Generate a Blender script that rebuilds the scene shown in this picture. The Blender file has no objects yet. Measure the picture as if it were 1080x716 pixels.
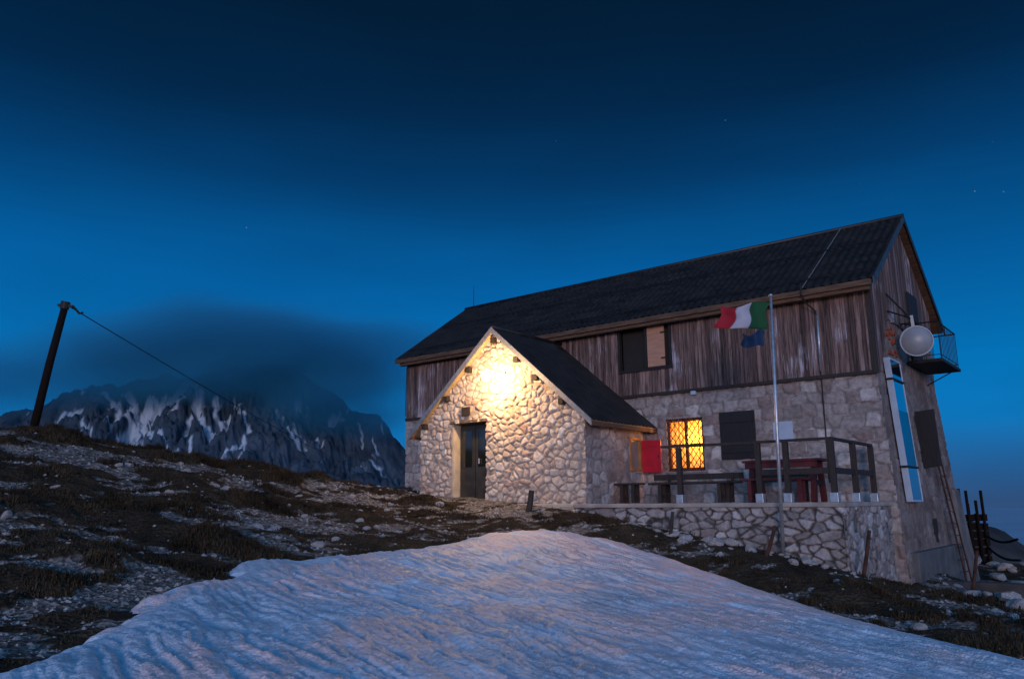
import bpy, math, random
import numpy as np
from mathutils import Matrix, Vector
random.seed(7); np.random.seed(7)
S = bpy.context.scene
COL = S.collection
R = math.radians

# ------------------------------------------------------------------ camera
cam = bpy.data.cameras.new('camera'); cam_o = bpy.data.objects.new('camera', cam); COL.objects.link(cam_o)
cam.sensor_width = 36.0; cam.lens = 27.867; cam.clip_start = 0.1; cam.clip_end = 60000
cam_o.matrix_world = Matrix.Rotation(math.pi/2 + 0.2044, 4, 'X') @ Matrix.Rotation(-0.0079, 4, 'Z')
S.camera = cam_o
S.view_settings.view_transform = 'Standard'; S.view_settings.look = 'None'
S.view_settings.exposure = 0.0; S.view_settings.gamma = 1.0; S.view_settings.use_curve_mapping = False
S.cycles.use_denoising = True
S.cycles.max_bounces = 6; S.cycles.diffuse_bounces = 3; S.cycles.volume_bounces = 1
S.cycles.sample_clamp_indirect = 4.0

# ------------------------------------------------------------------ dusk sky
W = bpy.data.worlds.new('World'); S.world = W; W.use_nodes = True
nt = W.node_tree; nt.nodes.clear()
def wn(t, **k):
    n = nt.nodes.new(t)
    for a, b in k.items(): setattr(n, a, b)
    return n
L = nt.links.new
def mth(op, a, b=None, clamp=False):
    n = wn('ShaderNodeMath', operation=op); n.use_clamp = clamp
    for i, v in enumerate((a, b)):
        if v is None: continue
        if hasattr(v, 'links'): L(v, n.inputs[i])
        else: n.inputs[i].default_value = v
    return n.outputs[0]
def ramp(fac, stops):
    n = wn('ShaderNodeValToRGB'); e = n.color_ramp.elements
    while len(e) < len(stops): e.new(0.5)
    for i, (p, c) in enumerate(stops): e[i].position = p; e[i].color = (*c, 1)
    L(fac, n.inputs[0]); return n.outputs[0]
def vmul(a, f):
    n = wn('ShaderNodeVectorMath', operation='SCALE'); L(a, n.inputs[0])
    if hasattr(f, 'links'): L(f, n.inputs['Scale'])
    else: n.inputs['Scale'].default_value = f
    return n.outputs[0]
tc = wn('ShaderNodeTexCoord'); sep = wn('ShaderNodeSeparateXYZ'); L(tc.outputs['Generated'], sep.inputs[0])
X, Y, Z = sep.outputs
front = ramp(Z, [(0.0, (.032, .085, .215)), (0.03, (.022, .115, .310)), (0.09, (.004, .175, .490)), (0.15, (.0004, .190, .540)),
                 (0.26, (.0001, .118, .375)), (0.38, (.0001, .046, .158)), (0.46, (.0001, .020, .068)), (0.56, (.0001, .0115, .036)), (1.0, (.0001, .008, .026))])
# thin dark veils of cloud drifting across the dusk sky
mp = wn('ShaderNodeMapping'); L(tc.outputs['Generated'], mp.inputs[0]); mp.inputs['Scale'].default_value = (1.6, 1.6, 6.5)
mp.inputs['Rotation'].default_value = (0, R(12), 0)
nz = wn('ShaderNodeTexNoise'); L(mp.outputs[0], nz.inputs['Vector']); nz.inputs['Scale'].default_value = 1.3; nz.inputs['Detail'].default_value = 3
veil = wn('ShaderNodeMapRange'); L(nz.outputs['Fac'], veil.inputs[0])
veil.inputs[1].default_value = 0.38; veil.inputs[2].default_value = 0.62; veil.inputs[3].default_value = 0.87; veil.inputs[4].default_value = 1.03
front = vmul(front, veil.outputs[0])
# afterglow on the western horizon behind the photographer
back = wn('ShaderNodeMapRange'); back.interpolation_type = 'SMOOTHSTEP'; L(mth('MULTIPLY', Y, -1.0), back.inputs[0]); back.inputs[1].default_value = -0.12; back.inputs[2].default_value = 0.55
glow = vmul(ramp(Z, [(0.0, (.60, .45, .46)), (0.12, (.40, .40, .52)), (0.30, (.12, .38, .78)), (1.0, (.04, .24, .64))]), back.outputs[0])
# faint stars
vo = wn('ShaderNodeTexVoronoi'); L(tc.outputs['Generated'], vo.inputs['Vector']); vo.inputs['Scale'].default_value = 26
sc_ = wn('ShaderNodeSeparateColor'); L(vo.outputs['Color'], sc_.inputs[0])
star = mth('MULTIPLY', mth('LESS_THAN', vo.outputs['Distance'], 0.021), mth('MULTIPLY', sc_.outputs[0], 0.10))
star = mth('MULTIPLY', star, mth('GREATER_THAN', Z, 0.22))
def vadd(a, b):
    n = wn('ShaderNodeVectorMath', operation='ADD'); L(a, n.inputs[0]); L(b, n.inputs[1]); return n.outputs[0]
cmb = wn('ShaderNodeCombineXYZ')
for i in range(3): L(star, cmb.inputs[i])
total = vadd(vadd(front, glow), cmb.outputs[0])
bg1 = wn('ShaderNodeBackground'); L(total, bg1.inputs[0]); bg1.inputs[1].default_value = 1.0
sky = wn('ShaderNodeTexSky', sky_type='NISHITA', sun_disc=False); sky.sun_elevation = R(-3.0); sky.sun_rotation = R(186); sky.altitude = 2300
bg2 = wn('ShaderNodeBackground'); L(sky.outputs[0], bg2.inputs[0]); bg2.inputs[1].default_value = 0.015
ad = wn('ShaderNodeAddShader'); L(bg1.outputs[0], ad.inputs[0]); L(bg2.outputs[0], ad.inputs[1])
wo = wn('ShaderNodeOutputWorld'); L(ad.outputs[0], wo.inputs[0])
# last soft light of the set sun, from behind the photographer
sun = bpy.data.lights.new('sun', 'SUN'); sun.energy = 1.2; sun.angle = R(14); sun.color = (1.0, .76, .76)
sun_o = bpy.data.objects.new('sun', sun); COL.objects.link(sun_o); sun_o.rotation_euler = (R(86.0), 0, R(-8))

# ------------------------------------------------------------------ frames and helpers
TH = 0.6824; HO = np.array([7.865, 17.0, 0.0])
EX = np.array([math.cos(TH), -math.sin(TH), 0]); EY = np.array([math.sin(TH), math.cos(TH), 0]); EZ = np.array([0, 0, 1.0])
def hw(p): return HO + p[0]*EX + p[1]*EY + p[2]*EZ       # hut frame -> world
FR = {}
def tag(o, label=None, cat=None, group=None, kind=None):
    if label: o['label'] = label
    if cat: o['category'] = cat
    if group: o['group'] = group
    if kind: o['kind'] = kind
    return o
def thing(name, label, cat, at, frame='hut', group=None):
    o = bpy.data.objects.new(name, None); COL.objects.link(o); o.empty_display_size = 0.3
    FR[o.name] = np.array(at, float)
    place(o, at, frame); tag(o, label, cat, group); return o
def place(o, at, frame):
    if frame == 'hut': o.location = hw(at); o.rotation_euler = (0, 0, -TH)
    else: o.location = at
def norm(v): v = np.array(v, float); return v/np.linalg.norm(v)
class MB:
    def __init__(s): s.v = []; s.f = []; s.at = {}
    def quad(s, *p):
        n = len(s.v); s.v += [tuple(q) for q in p]; s.f.append(tuple(range(n, n+len(p)))); return s
    def hexa(s, b, t):          # bottom 4 pts (ccw from above), top 4 pts
        n = len(s.v); s.v += [tuple(q) for q in b] + [tuple(q) for q in t]
        s.f += [(n+3, n+2, n+1, n), (n+4, n+5, n+6, n+7)] + [(n+i, n+(i+1) % 4, n+4+(i+1) % 4, n+4+i) for i in range(4)]; return s
    def box(s, a, b):
        x0, y0, z0 = a; x1, y1, z1 = b
        return s.hexa([(x0, y0, z0), (x1, y0, z0), (x1, y1, z0), (x0, y1, z0)], [(x0, y0, z1), (x1, y0, z1), (x1, y1, z1), (x0, y1, z1)])
    def beam(s, p, q, w, h, up=(0, 0, 1)):
        p = np.array(p, float); q = np.array(q, float); d = norm(q-p); u = np.array(up, float)
        if abs(d @ norm(u)) > .95: u = np.array([1., 0, 0])
        r = norm(np.cross(d, u)); u = np.cross(r, d)
        c = [(-1, -1), (1, -1), (1, 1), (-1, 1)]
        return s.hexa([p + r*w/2*i + u*h/2*j for i, j in c], [q + r*w/2*i + u*h/2*j for i, j in c])
    def tube(s, pts, r, n=8, cap=True):
        pts = [np.array(p, float) for p in pts]; rr = r if hasattr(r, '__len__') else [r]*len(pts)
        n0 = len(s.v); pr = None
        for i, p in enumerate(pts):
            d = norm(pts[min(i+1, len(pts)-1)] - pts[max(i-1, 0)])
            u = np.array([0, 0, 1.]) if abs(d[2]) < .9 else np.array([1., 0, 0])
            if pr is not None: u = pr
            a = norm(np.cross(d, u)); b = np.cross(a, d); pr = b
            for k in range(n):
                t = 2*math.pi*k/n; s.v.append(tuple(p + rr[i]*(math.cos(t)*a + math.sin(t)*b)))
        for i in range(len(pts)-1):
            for k in range(n):
                s.f.append((n0+i*n+k, n0+i*n+(k+1) % n, n0+(i+1)*n+(k+1) % n, n0+(i+1)*n+k))
        if cap:
            s.f.append(tuple(n0+k for k in range(n))[::-1]); s.f.append(tuple(n0+(len(pts)-1)*n+k for k in range(n)))
        return s
    def lathe(s, c, ax, prof, n=32):       # prof: list of (r, h) along ax
        ax = norm(ax); u = np.array([0, 0, 1.]) if abs(ax[2]) < .9 else np.array([1., 0, 0])
        a = norm(np.cross(ax, u)); b = np.cross(ax, a); c = np.array(c, float); n0 = len(s.v)
        for r, h in prof:
            for k in range(n):
                t = 2*math.pi*k/n; s.v.append(tuple(c + ax*h + r*(math.cos(t)*a + math.sin(t)*b)))
        for i in range(len(prof)-1):
            for k in range(n): s.f.append((n0+i*n+k, n0+i*n+(k+1) % n, n0+(i+1)*n+(k+1) % n, n0+(i+1)*n+k))
        return s
    def build(s, name, mat, parent=None, smooth=False, bevel=0, at=None, frame='hut', attrs=None):
        V = np.array(s.v, float)
        if parent is not None: V = V - FR[parent.name]
        elif at is not None: V = V - np.array(at, float)
        m = mesh_np(name, V, s.f, mat, smooth)
        for k, a in (attrs or {}).items():
            t = m.attributes.new(k, 'FLOAT', 'POINT'); t.data.foreach_set('value', np.asarray(a, np.float32))
        o = bpy.data.objects.new(name, m); COL.objects.link(o)
        if parent is not None: o.parent = parent; FR[o.name] = FR[parent.name]
        elif at is not None: place(o, at, frame); FR[o.name] = np.array(at, float)
        if bevel:
            b = o.modifiers.new('bevel', 'BEVEL'); b.width = bevel; b.segments = 2; b.limit_method = 'ANGLE'
        return o
def mesh_np(name, V, F, mat, smooth=False):
    m = bpy.data.meshes.new(name); V = np.asarray(V, np.float32)
    m.vertices.add(len(V)); m.vertices.foreach_set('co', V.ravel())
    if isinstance(F, np.ndarray):
        k = F.shape[1]; tot = np.full(len(F), k, np.int32); flat = F.ravel().astype(np.int32)
    else:
        tot = np.array([len(f) for f in F], np.int32); flat = np.array([i for f in F for i in f], np.int32)
    m.loops.add(len(flat)); m.loops.foreach_set('vertex_index', flat)
    m.polygons.add(len(tot)); st = np.concatenate([[0], np.cumsum(tot)[:-1]]).astype(np.int32)
    m.polygons.foreach_set('loop_start', st); m.polygons.foreach_set('loop_total', tot)
    m.polygons.foreach_set('use_smooth', np.full(len(tot), smooth, bool))
    m.update(calc_edges=True); m.validate()
    if mat: m.materials.append(mat)
    return m
# noise -------------------------------------------------------------
def h2(i, j, s=0):
    n = (i.astype(np.int64)*374761393 + j.astype(np.int64)*668265263 + s*982451653) & 0xffffffff
    n = ((n ^ (n >> 13))*1274126177) & 0xffffffff; n = ((n ^ (n >> 16))*2246822519) & 0xffffffff
    return ((n ^ (n >> 15)) & 0xffffff)/float(0xffffff)
def vn(x, y, s=0):
    i = np.floor(x); j = np.floor(y); u = x-i; v = y-j; u = u*u*u*(u*(u*6-15)+10); v = v*v*v*(v*(v*6-15)+10)
    a = h2(i, j, s); b = h2(i+1, j, s); c = h2(i, j+1, s); d = h2(i+1, j+1, s)
    return a+(b-a)*u+(c-a)*v+(a-b-c+d)*u*v
def fbm(x, y, o=4, s=0, g=.5):
    t = 0; A = 1; n = 0
    for k in range(o):
        t = t + A*vn(x*2**k+13.7*k, y*2**k-7.3*k, s+k); n += A; A *= g
    return t/n
def sst(a, b, x): t = np.clip((x-a)/(b-a), 0, 1); return t*t*(3-2*t)

# ------------------------------------------------------------------ materials
def mat(name):
    m = bpy.data.materials.new(name); m.use_nodes = True; t = m.node_tree
    return m, t, t.nodes['Principled BSDF']
def plain(name, c, rough=.7, metal=0.0, var=.35, scale=6.0, bump=.0, stretch=(1, 1, 1), bscale=None, c2=None, spec=.4):
    m, t, b = mat(name); b.inputs['Roughness'].default_value = rough; b.inputs['Metallic'].default_value = metal
    b.inputs['Specular IOR Level'].default_value = spec
    co = t.nodes.new('ShaderNodeTexCoord'); mp = t.nodes.new('ShaderNodeMapping'); mp.inputs['Scale'].default_value = stretch
    t.links.new(co.outputs['Object'], mp.inputs[0])
    n = t.nodes.new('ShaderNodeTexNoise'); n.inputs['Scale'].default_value = scale; n.inputs['Detail'].default_value = 6
    t.links.new(mp.outputs[0], n.inputs['Vector'])
    r = t.nodes.new('ShaderNodeValToRGB'); e = r.color_ramp.elements
    e[0].position = .3; e[1].position = .7
    c2 = c2 or tuple(min(1, q*(1+var)) for q in c); e[0].color = (*[q*(1-var) for q in c], 1); e[1].color = (*c2, 1)
    t.links.new(n.outputs['Fac'], r.inputs[0]); t.links.new(r.outputs[0], b.inputs['Base Color'])
    if bump:
        n2 = n
        if bscale:
            n2 = t.nodes.new('ShaderNodeTexNoise'); n2.inputs['Scale'].default_value = bscale; n2.inputs['Detail'].default_value = 4
            t.links.new(mp.outputs[0], n2.inputs['Vector'])
        bp = t.nodes.new('ShaderNodeBump'); bp.inputs['Strength'].default_value = bump; bp.inputs['Distance'].default_value = .02
        t.links.new(n2.outputs['Fac'], bp.inputs['Height']); t.links.new(bp.outputs[0], b.inputs['Normal'])
    return m
def stone_mat(name, cols, mortar, bump=.5, stain=(.12, .09, .08), stain_amt=.35):
    m, t, b = mat(name); N = t.nodes.new; K = t.links.new
    b.inputs['Roughness'].default_value = .9; b.inputs['Specular IOR Level'].default_value = .25
    a1 = N('ShaderNodeAttribute'); a1.attribute_name = 'cellr'; a2 = N('ShaderNodeAttribute'); a2.attribute_name = 'edge'
    r = N('ShaderNodeValToRGB'); e = r.color_ramp.elements
    while len(e) < len(cols): e.new(.5)
    for i, c in enumerate(cols): e[i].position = i/(len(cols)-1); e[i].color = (*c, 1)
    K(a1.outputs['Fac'], r.inputs[0])
    co = N('ShaderNodeTexCoord')
    n = N('ShaderNodeTexNoise'); n.inputs['Scale'].default_value = 9; n.inputs['Detail'].default_value = 8; n.inputs['Roughness'].default_value = .7; K(co.outputs['Object'], n.inputs['Vector'])
    mr = N('ShaderNodeMapRange'); K(n.outputs['Fac'], mr.inputs[0]); mr.inputs[1].default_value = .3; mr.inputs[2].default_value = .7; mr.inputs[3].default_value = .55; mr.inputs[4].default_value = 1.3
    vm = N('ShaderNodeVectorMath'); vm.operation = 'SCALE'; K(r.outputs[0], vm.inputs[0]); K(mr.outputs[0], vm.inputs['Scale'])
    ml = N('ShaderNodeVectorMath'); ml.operation = 'SCALE'; ml.inputs[0].default_value = mortar; K(mr.outputs[0], ml.inputs['Scale'])
    mx = N('ShaderNodeMix'); mx.data_type = 'RGBA'; K(a2.outputs['Fac'], mx.inputs[0]); K(ml.outputs[0], mx.inputs[6]); K(vm.outputs[0], mx.inputs[7])
    n3 = N('ShaderNodeTexNoise'); n3.inputs['Scale'].default_value = 1.1; n3.inputs['Detail'].default_value = 5; K(co.outputs['Object'], n3.inputs['Vector'])
    m3 = N('ShaderNodeMapRange'); K(n3.outputs['Fac'], m3.inputs[0]); m3.inputs[1].default_value = .45; m3.inputs[2].default_value = .75; m3.inputs[3].default_value = 0; m3.inputs[4].default_value = stain_amt
    mx2 = N('ShaderNodeMix'); mx2.data_type = 'RGBA'; K(m3.outputs[0], mx2.inputs[0]); K(mx.outputs[2], mx2.inputs[6]); mx2.inputs[7].default_value = (*stain, 1)
    K(mx2.outputs[2], b.inputs['Base Color'])
    n2 = N('ShaderNodeTexNoise'); n2.inputs['Scale'].default_value = 35; n2.inputs['Detail'].default_value = 6; K(co.outputs['Object'], n2.inputs['Vector'])
    bp = N('ShaderNodeBump'); bp.inputs['Strength'].default_value = bump; bp.inputs['Distance'].default_value = .015; K(n2.outputs['Fac'], bp.inputs['Height']); K(bp.outputs[0], b.inputs['Normal'])
    return m
def wood_mat(name, c, flake, amount, st=(14, 14, .9)):
    # weathered boards: per-board tint, grain along z and pale flaking patches
    m, t, b = mat(name); N = t.nodes.new; K = t.links.new
    b.inputs['Roughness'].default_value = .8; b.inputs['Specular IOR Level'].default_value = .25
    a1 = N('ShaderNodeAttribute'); a1.attribute_name = 'cellr'; co = N('ShaderNodeTexCoord')
    mp = N('ShaderNodeMapping'); mp.inputs['Scale'].default_value = st; K(co.outputs['Object'], mp.inputs[0])
    n = N('ShaderNodeTexNoise'); n.inputs['Scale'].default_value = 1.6; n.inputs['Detail'].default_value = 8; n.inputs['Roughness'].default_value = .65; K(mp.outputs[0], n.inputs['Vector'])
    mr = N('ShaderNodeMapRange'); K(a1.outputs['Fac'], mr.inputs[0]); mr.inputs[3].default_value = .55; mr.inputs[4].default_value = 1.5
    r = N('ShaderNodeValToRGB'); e = r.color_ramp.elements; e[0].position = .35; e[1].position = .68
    e[0].color = (*[q*.28 for q in c], 1); e[1].color = (*[q*1.7 for q in c], 1); K(n.outputs['Fac'], r.inputs[0])
    vm = N('ShaderNodeVectorMath'); vm.operation = 'SCALE'; K(r.outputs[0], vm.inputs[0]); K(mr.outputs[0], vm.inputs['Scale'])
    big = N('ShaderNodeTexNoise'); big.inputs['Scale'].default_value = .9; big.inputs['Detail'].default_value = 3; K(co.outputs['Object'], big.inputs['Vector'])
    fl = N('ShaderNodeTexNoise'); fl.inputs['Scale'].default_value = 2.3; fl.inputs['Detail'].default_value = 7; fl.inputs['Roughness'].default_value = .7; K(mp.outputs[0], fl.inputs['Vector'])
    s1 = N('ShaderNodeMath'); s1.operation = 'ADD'; K(fl.outputs['Fac'], s1.inputs[0]); K(big.outputs['Fac'], s1.inputs[1])
    s2 = N('ShaderNodeMath'); s2.operation = 'MULTIPLY_ADD'; K(a1.outputs['Fac'], s2.inputs[0]); s2.inputs[1].default_value = .14; K(s1.outputs[0], s2.inputs[2])
    m2 = N('ShaderNodeMapRange'); K(s2.outputs[0], m2.inputs[0]); m2.inputs[1].default_value = 1.25-amount; m2.inputs[2].default_value = 1.42-amount; m2.inputs[4].default_value = .8
    mx = N('ShaderNodeMix'); mx.data_type = 'RGBA'; K(m2.outputs[0], mx.inputs[0]); K(vm.outputs[0], mx.inputs[6]); mx.inputs[7].default_value = (*flake, 1)
    K(mx.outputs[2], b.inputs['Base Color'])
    bp = N('ShaderNodeBump'); bp.inputs['Strength'].default_value = .4; bp.inputs['Distance'].default_value = .01; K(n.outputs['Fac'], bp.inputs['Height']); K(bp.outputs[0], b.inputs['Normal'])
    return m
M = {}
M['annex'] = stone_mat('rubble stone', [(.40, .32, .27), (.62, .54, .46), (.50, .40, .33), (.72, .64, .55), (.46, .31, .24), (.64, .56, .48)], (.36, .29, .24), stain_amt=.25)
M['wall'] = stone_mat('dressed stone', [(.20, .165, .155), (.37, .33, .31), (.27, .215, .20), (.52, .48, .46), (.23, .17, .155), (.36, .32, .30)], (.22, .19, .18), stain=(.10, .075, .065))
M['terr'] = stone_mat('field stone', [(.16, .15, .15), (.34, .32, .32), (.24, .20, .19), (.46, .44, .44), (.28, .24, .23)], (.055, .048, .044), stain=(.06, .05, .045))
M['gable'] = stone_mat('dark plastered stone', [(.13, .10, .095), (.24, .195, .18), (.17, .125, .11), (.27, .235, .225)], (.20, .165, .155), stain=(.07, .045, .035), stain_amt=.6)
M['board'] = wood_mat('weathered boards', (.142, .092, .080), (.50, .48, .55), .07)
M['roof'] = plain('dark roofing sheet', (.014, .012, .011), .5, .0, .6, 3.0, spec=.5, c2=(.032, .026, .023), stretch=(.6, 1.6, 1.6))
M['zinc'] = plain('dull zinc trim', (.30, .29, .29), .45, .6, .25, 8)
M['darkwood'] = plain('dark wood', (.030, .021, .018), .75, 0, .5, 7, .3, (10, 10, 1))
M['beam'] = plain('brown beam', (.10, .055, .032), .75, 0, .5, 3, .3, (1, 8, 8))
M['soffit'] = plain('planed pale boards', (.42, .30, .17), .7, 0, .25, 3, .2, (9, 1, 1))
M['iron'] = plain('dark iron', (.018, .016, .016), .6, .3, .4, 12)
M['rust'] = plain('rusty iron', (.055, .024, .016), .85, .2, .6, 9, .3)
M['redcloth'] = plain('red painted wood', (.075, .009, .012), .6, 0, .4, 5)
M['redshut'] = plain('red shutter paint', (.46, .007, .024), .45, 0, .2, 4)
M['tan'] = plain('bare plywood', (.42, .22, .14), .7, 0, .15, 3, 0, (1, 1, 6))
M['black'] = plain('black painted wood', (.014, .012, .014), .7, 0, .4, 5, .2, (12, 12, 1))
M['white'] = plain('white paint', (.36, .43, .52), .5, 0, .12, 4)
M['grey'] = plain('galvanised steel', (.42, .44, .47), .4, .7, .2, 12)
M['dish'] = plain('pale grey dish', (.24, .26, .28), .38, 0, .12, 3)
M['plinth'] = plain('darker plinth concrete', (.095, .098, .10), .9, 0, .35, 2.5, .4, bscale=22)  # darker tone than the other concrete
M['barge'] = plain('dull edge flashing', (.06, .068, .075), .5, .3, .3, 6)
M['concrete'] = plain('concrete', (.17, .165, .165), .92, 0, .3, 2.5, .4, bscale=22)
M['plaster'] = plain('pale plaster', (.50, .42, .32), .9, 0, .2, 5, .3)
M['darkin'] = plain('dark interior', (.02, .017, .015), .9, 0, .2, 3)
M['room'] = plain('room plaster', (.55, .42, .25), .9, 0, .1, 3)
M['curtain'] = plain('yellow curtain cloth', (.85, .62, .26), .9, 0, .12, 6)
def glass_dark(name, c, rough=.06):
    m, t, b = mat(name); b.inputs['Base Color'].default_value = (*c, 1); b.inputs['Roughness'].default_value = rough; b.inputs['Specular IOR Level'].default_value = .8
    return m
M['pane'] = glass_dark('dark window glass', (.010, .012, .012))
m, t, b = mat('mirror glass'); b.inputs['Base Color'].default_value = (.50, .56, .60, 1); b.inputs['Metallic'].default_value = 1; b.inputs['Roughness'].default_value = .04; M['mirror'] = m
m, t, b = mat('lamp globe'); b.inputs['Emission Color'].default_value = (1, .61, .27, 1); b.inputs['Emission Strength'].default_value = 720; M['globe'] = m
m, t, b = mat('bulb'); b.inputs['Emission Color'].default_value = (1, .72, .35, 1); b.inputs['Emission Strength'].default_value = 14; M['bulb'] = m
def cloth(name, c):
    m = plain(name, c, .85, 0, .10, 5); return m
M['flagred'] = cloth('red cloth', (.30, .010, .020)); M['flagwhite'] = cloth('white cloth', (.38, .37, .42)); M['flaggreen'] = cloth('green cloth', (.006, .062, .020)); M['flagblue'] = cloth('blue cloth', (.008, .030, .078))

# ------------------------------------------------------------------ ground
CP = np.array([(-12.25, 19.0, 1.65), (-11.48, 19.0, 1.83), (-10.67, 19.0, 1.71), (-9.97, 19.0, 1.52), (-8.58, 19.5, 1.23), (-7.36, 20.0, 1.01), (-5.1, 21.5, 0.62), (-3.74, 22.5, 0.45), (-2.55, 21.65, 0.28), (-0.99, 20.4, 0.12), (-0.03, 19.6, 0.05), (0.41, 18.9, -0.03), (1.5, 17.9, -0.21), (1.99, 17.3, -0.36), (2.69, 16.7, -0.51), (3.36, 16.2, -0.63), (3.97, 15.7, -0.77), (4.54, 15.2, -0.89), (4.94, 14.85, -0.97), (5.54, 14.35, -1.14), (6.34, 15.0, -1.34), (7.77, 16.8, -1.62), (10.62, 20.0, -1.96), (0.55, 16.6, -0.58), (-0.76, 15.6, -0.68), (-1.67, 14.2, -0.8), (-2.84, 12.8, -0.83), (-3.65, 10.2, -0.99), (-4.12, 8.2, -1.19), (-4.22, 6.9, -1.29), (1.46, 16.0, -0.64), (2.61, 14.3, -0.94), (3.35, 12.8, -1.19), (3.97, 11.3, -1.4), (4.4, 10.0, -1.52), (4.85, 9.2, -1.61), (5.2, 8.6, -1.66), (7.95, 13.0, -1.78), (8.52, 15.0, -1.89), (11.06, 18.0, -2.11), (14.85, 24.0, -2.08), (14.64, 26.0, -1.9), (-0.02, 6.9, -1.4), (-1.83, 6.7, -1.35), (-3.99, 6.55, -1.3), (2.1, 7.3, -1.5), (4.82, 8.0, -1.66), (-7.38, 11.7, -0.33), (-7.88, 15.2, 0.26), (-5.83, 14.6, -0.1), (-4.66, 16.5, -0.13), (-2.92, 17.7, -0.26), (-0.89, 18.4, -0.28), (-4.75, 10.5, -0.78), (-5.59, 9.0, -0.95), (-26, 19, 3.2), (-26, 8, 0.5), (-22, 30, -1.5), (-12, 27, -1.2), (-6, 30, -2.0), (0, 27, -0.3), (4, 24, -0.3), (9, 19, -1.3), (10, 27, -1.5), (0, 36, -4), (20, 20, -2.8), (20, 36, -5), (-24, 40, -8), (14, 9, -2.4), (-8, 3, -2.2), (0, 2, -2.0), (8, 3, -2.2), (20, 3, -3.2)])
def _phi(d2): return d2*np.log(d2+1e-9)*.5
_n = len(CP); _D = ((CP[:, None, :2]-CP[None, :, :2])**2).sum(-1)
_A = np.zeros((_n+3, _n+3)); _A[:_n, :_n] = _phi(_D) + np.eye(_n)*.25
_A[:_n, _n] = 1; _A[:_n, _n+1:] = CP[:, :2]; _A[_n, :_n] = 1; _A[_n+1:, :_n] = CP[:, :2].T
_w = np.linalg.solve(_A, np.concatenate([CP[:, 2], np.zeros(3)]))
def tz0(x, y):
    x = np.asarray(x, float); y = np.asarray(y, float); z = _w[_n] + _w[_n+1]*x + _w[_n+2]*y
    for k in range(_n): z = z + _w[k]*_phi((x-CP[k, 0])**2+(y-CP[k, 1])**2)
    return z
SNOW = np.array([(-4.22, 6.9), (-4.04, 7.4), (-4.12, 8.2), (-4.18, 9.0), (-4.06, 9.8), (-3.69, 10.3), (-3.74, 11.6), (-2.84, 12.8), (-1.67, 14.2), (-0.92, 15.4), (-0.22, 16.3), (0.55, 16.7), (1.46, 16.0), (2.07, 15.1), (2.61, 14.3), (3.35, 12.8), (3.97, 11.3), (4.4, 10.0), (4.85, 9.2), (5.2, 8.6), (5.9, 7.2), (6.4, 5.5), (6.5, 4.0), (-4.4, 4.0), (-4.4, 5.6)])
def snow_d(x, y):      # signed distance to the snow's edge, positive inside
    x = np.asarray(x, float); y = np.asarray(y, float); d = np.full(x.shape, 1e9); ins = np.zeros(x.shape, bool); n = len(SNOW)
    for k in range(n):
        a = SNOW[k]; b = SNOW[(k+1) % n]; e = b-a
        t = np.clip(((x-a[0])*e[0]+(y-a[1])*e[1])/(e@e), 0, 1); d = np.minimum(d, np.hypot(x-a[0]-t*e[0], y-a[1]-t*e[1]))
        c = ((a[1] > y) != (b[1] > y)) & (x < (b[0]-a[0])*(y-a[1])/(b[1]-a[1]+1e-12)+a[0]); ins ^= c
    return np.where(ins, d, -d)
def gravel_m(x, y):
    u = x*.8+y*.35; v = y*1.0-x*.25
    g = .55*fbm(u*.6, v*1.3, 4, 21)+.45*fbm(u*2.1, v*4.2, 4, 22)
    k = .515 - .10*sst(-6, -1, x)*sst(12, 17, y)*(1-sst(0, 2, x)) + .05*sst(17, 20, y)*(1-sst(-9, -5, x))
    return sst(k-.01, k+.07, g)
def soft(x, y):        # 0 right at the hut's walls, so they stay bedded
    q = np.stack([x-HO[0], y-HO[1]], -1); u = q@EX[:2]; v = q@EY[:2]
    d = np.maximum(np.maximum(-11.1-u, u-.4), np.maximum(-3.3-v, v-8))
    return np.clip(d/.9, 0, 1)
def tz(x, y):
    x = np.asarray(x, float); y = np.asarray(y, float)
    hum = np.maximum(fbm(x*.9+y*.3, y*1.5, 3, 5)-.42, 0)*.9*(1-.6*gravel_m(x, y))
    return tz0(x, y) + soft(x, y)*((fbm(x*1.3, y*1.3, 4, 3)-.5)*.16 + hum*.45*(1-sst(-.8, 0.1, snow_d(x, y)))) + (fbm(x*7, y*7, 3, 8)-.5)*.05
def grid(xs, ys):
    gx, gy = np.meshgrid(xs, ys); n, k = len(ys), len(xs)
    i = np.arange(n*k).reshape(n, k); F = np.stack([i[:-1, :-1], i[:-1, 1:], i[1:, 1:], i[1:, :-1]], -1).reshape(-1, 4)
    return gx.ravel(), gy.ravel(), F
def struct(name, V, F, m, attrs=None, smooth=True, kind='structure'):
    me = mesh_np(name, V, F, m, smooth)
    for k, a in (attrs or {}).items():
        t = me.attributes.new(k, 'FLOAT', 'POINT'); t.data.foreach_set('value', np.asarray(a, np.float32))
    o = bpy.data.objects.new(name, me); COL.objects.link(o); o['kind'] = kind; return o
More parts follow.
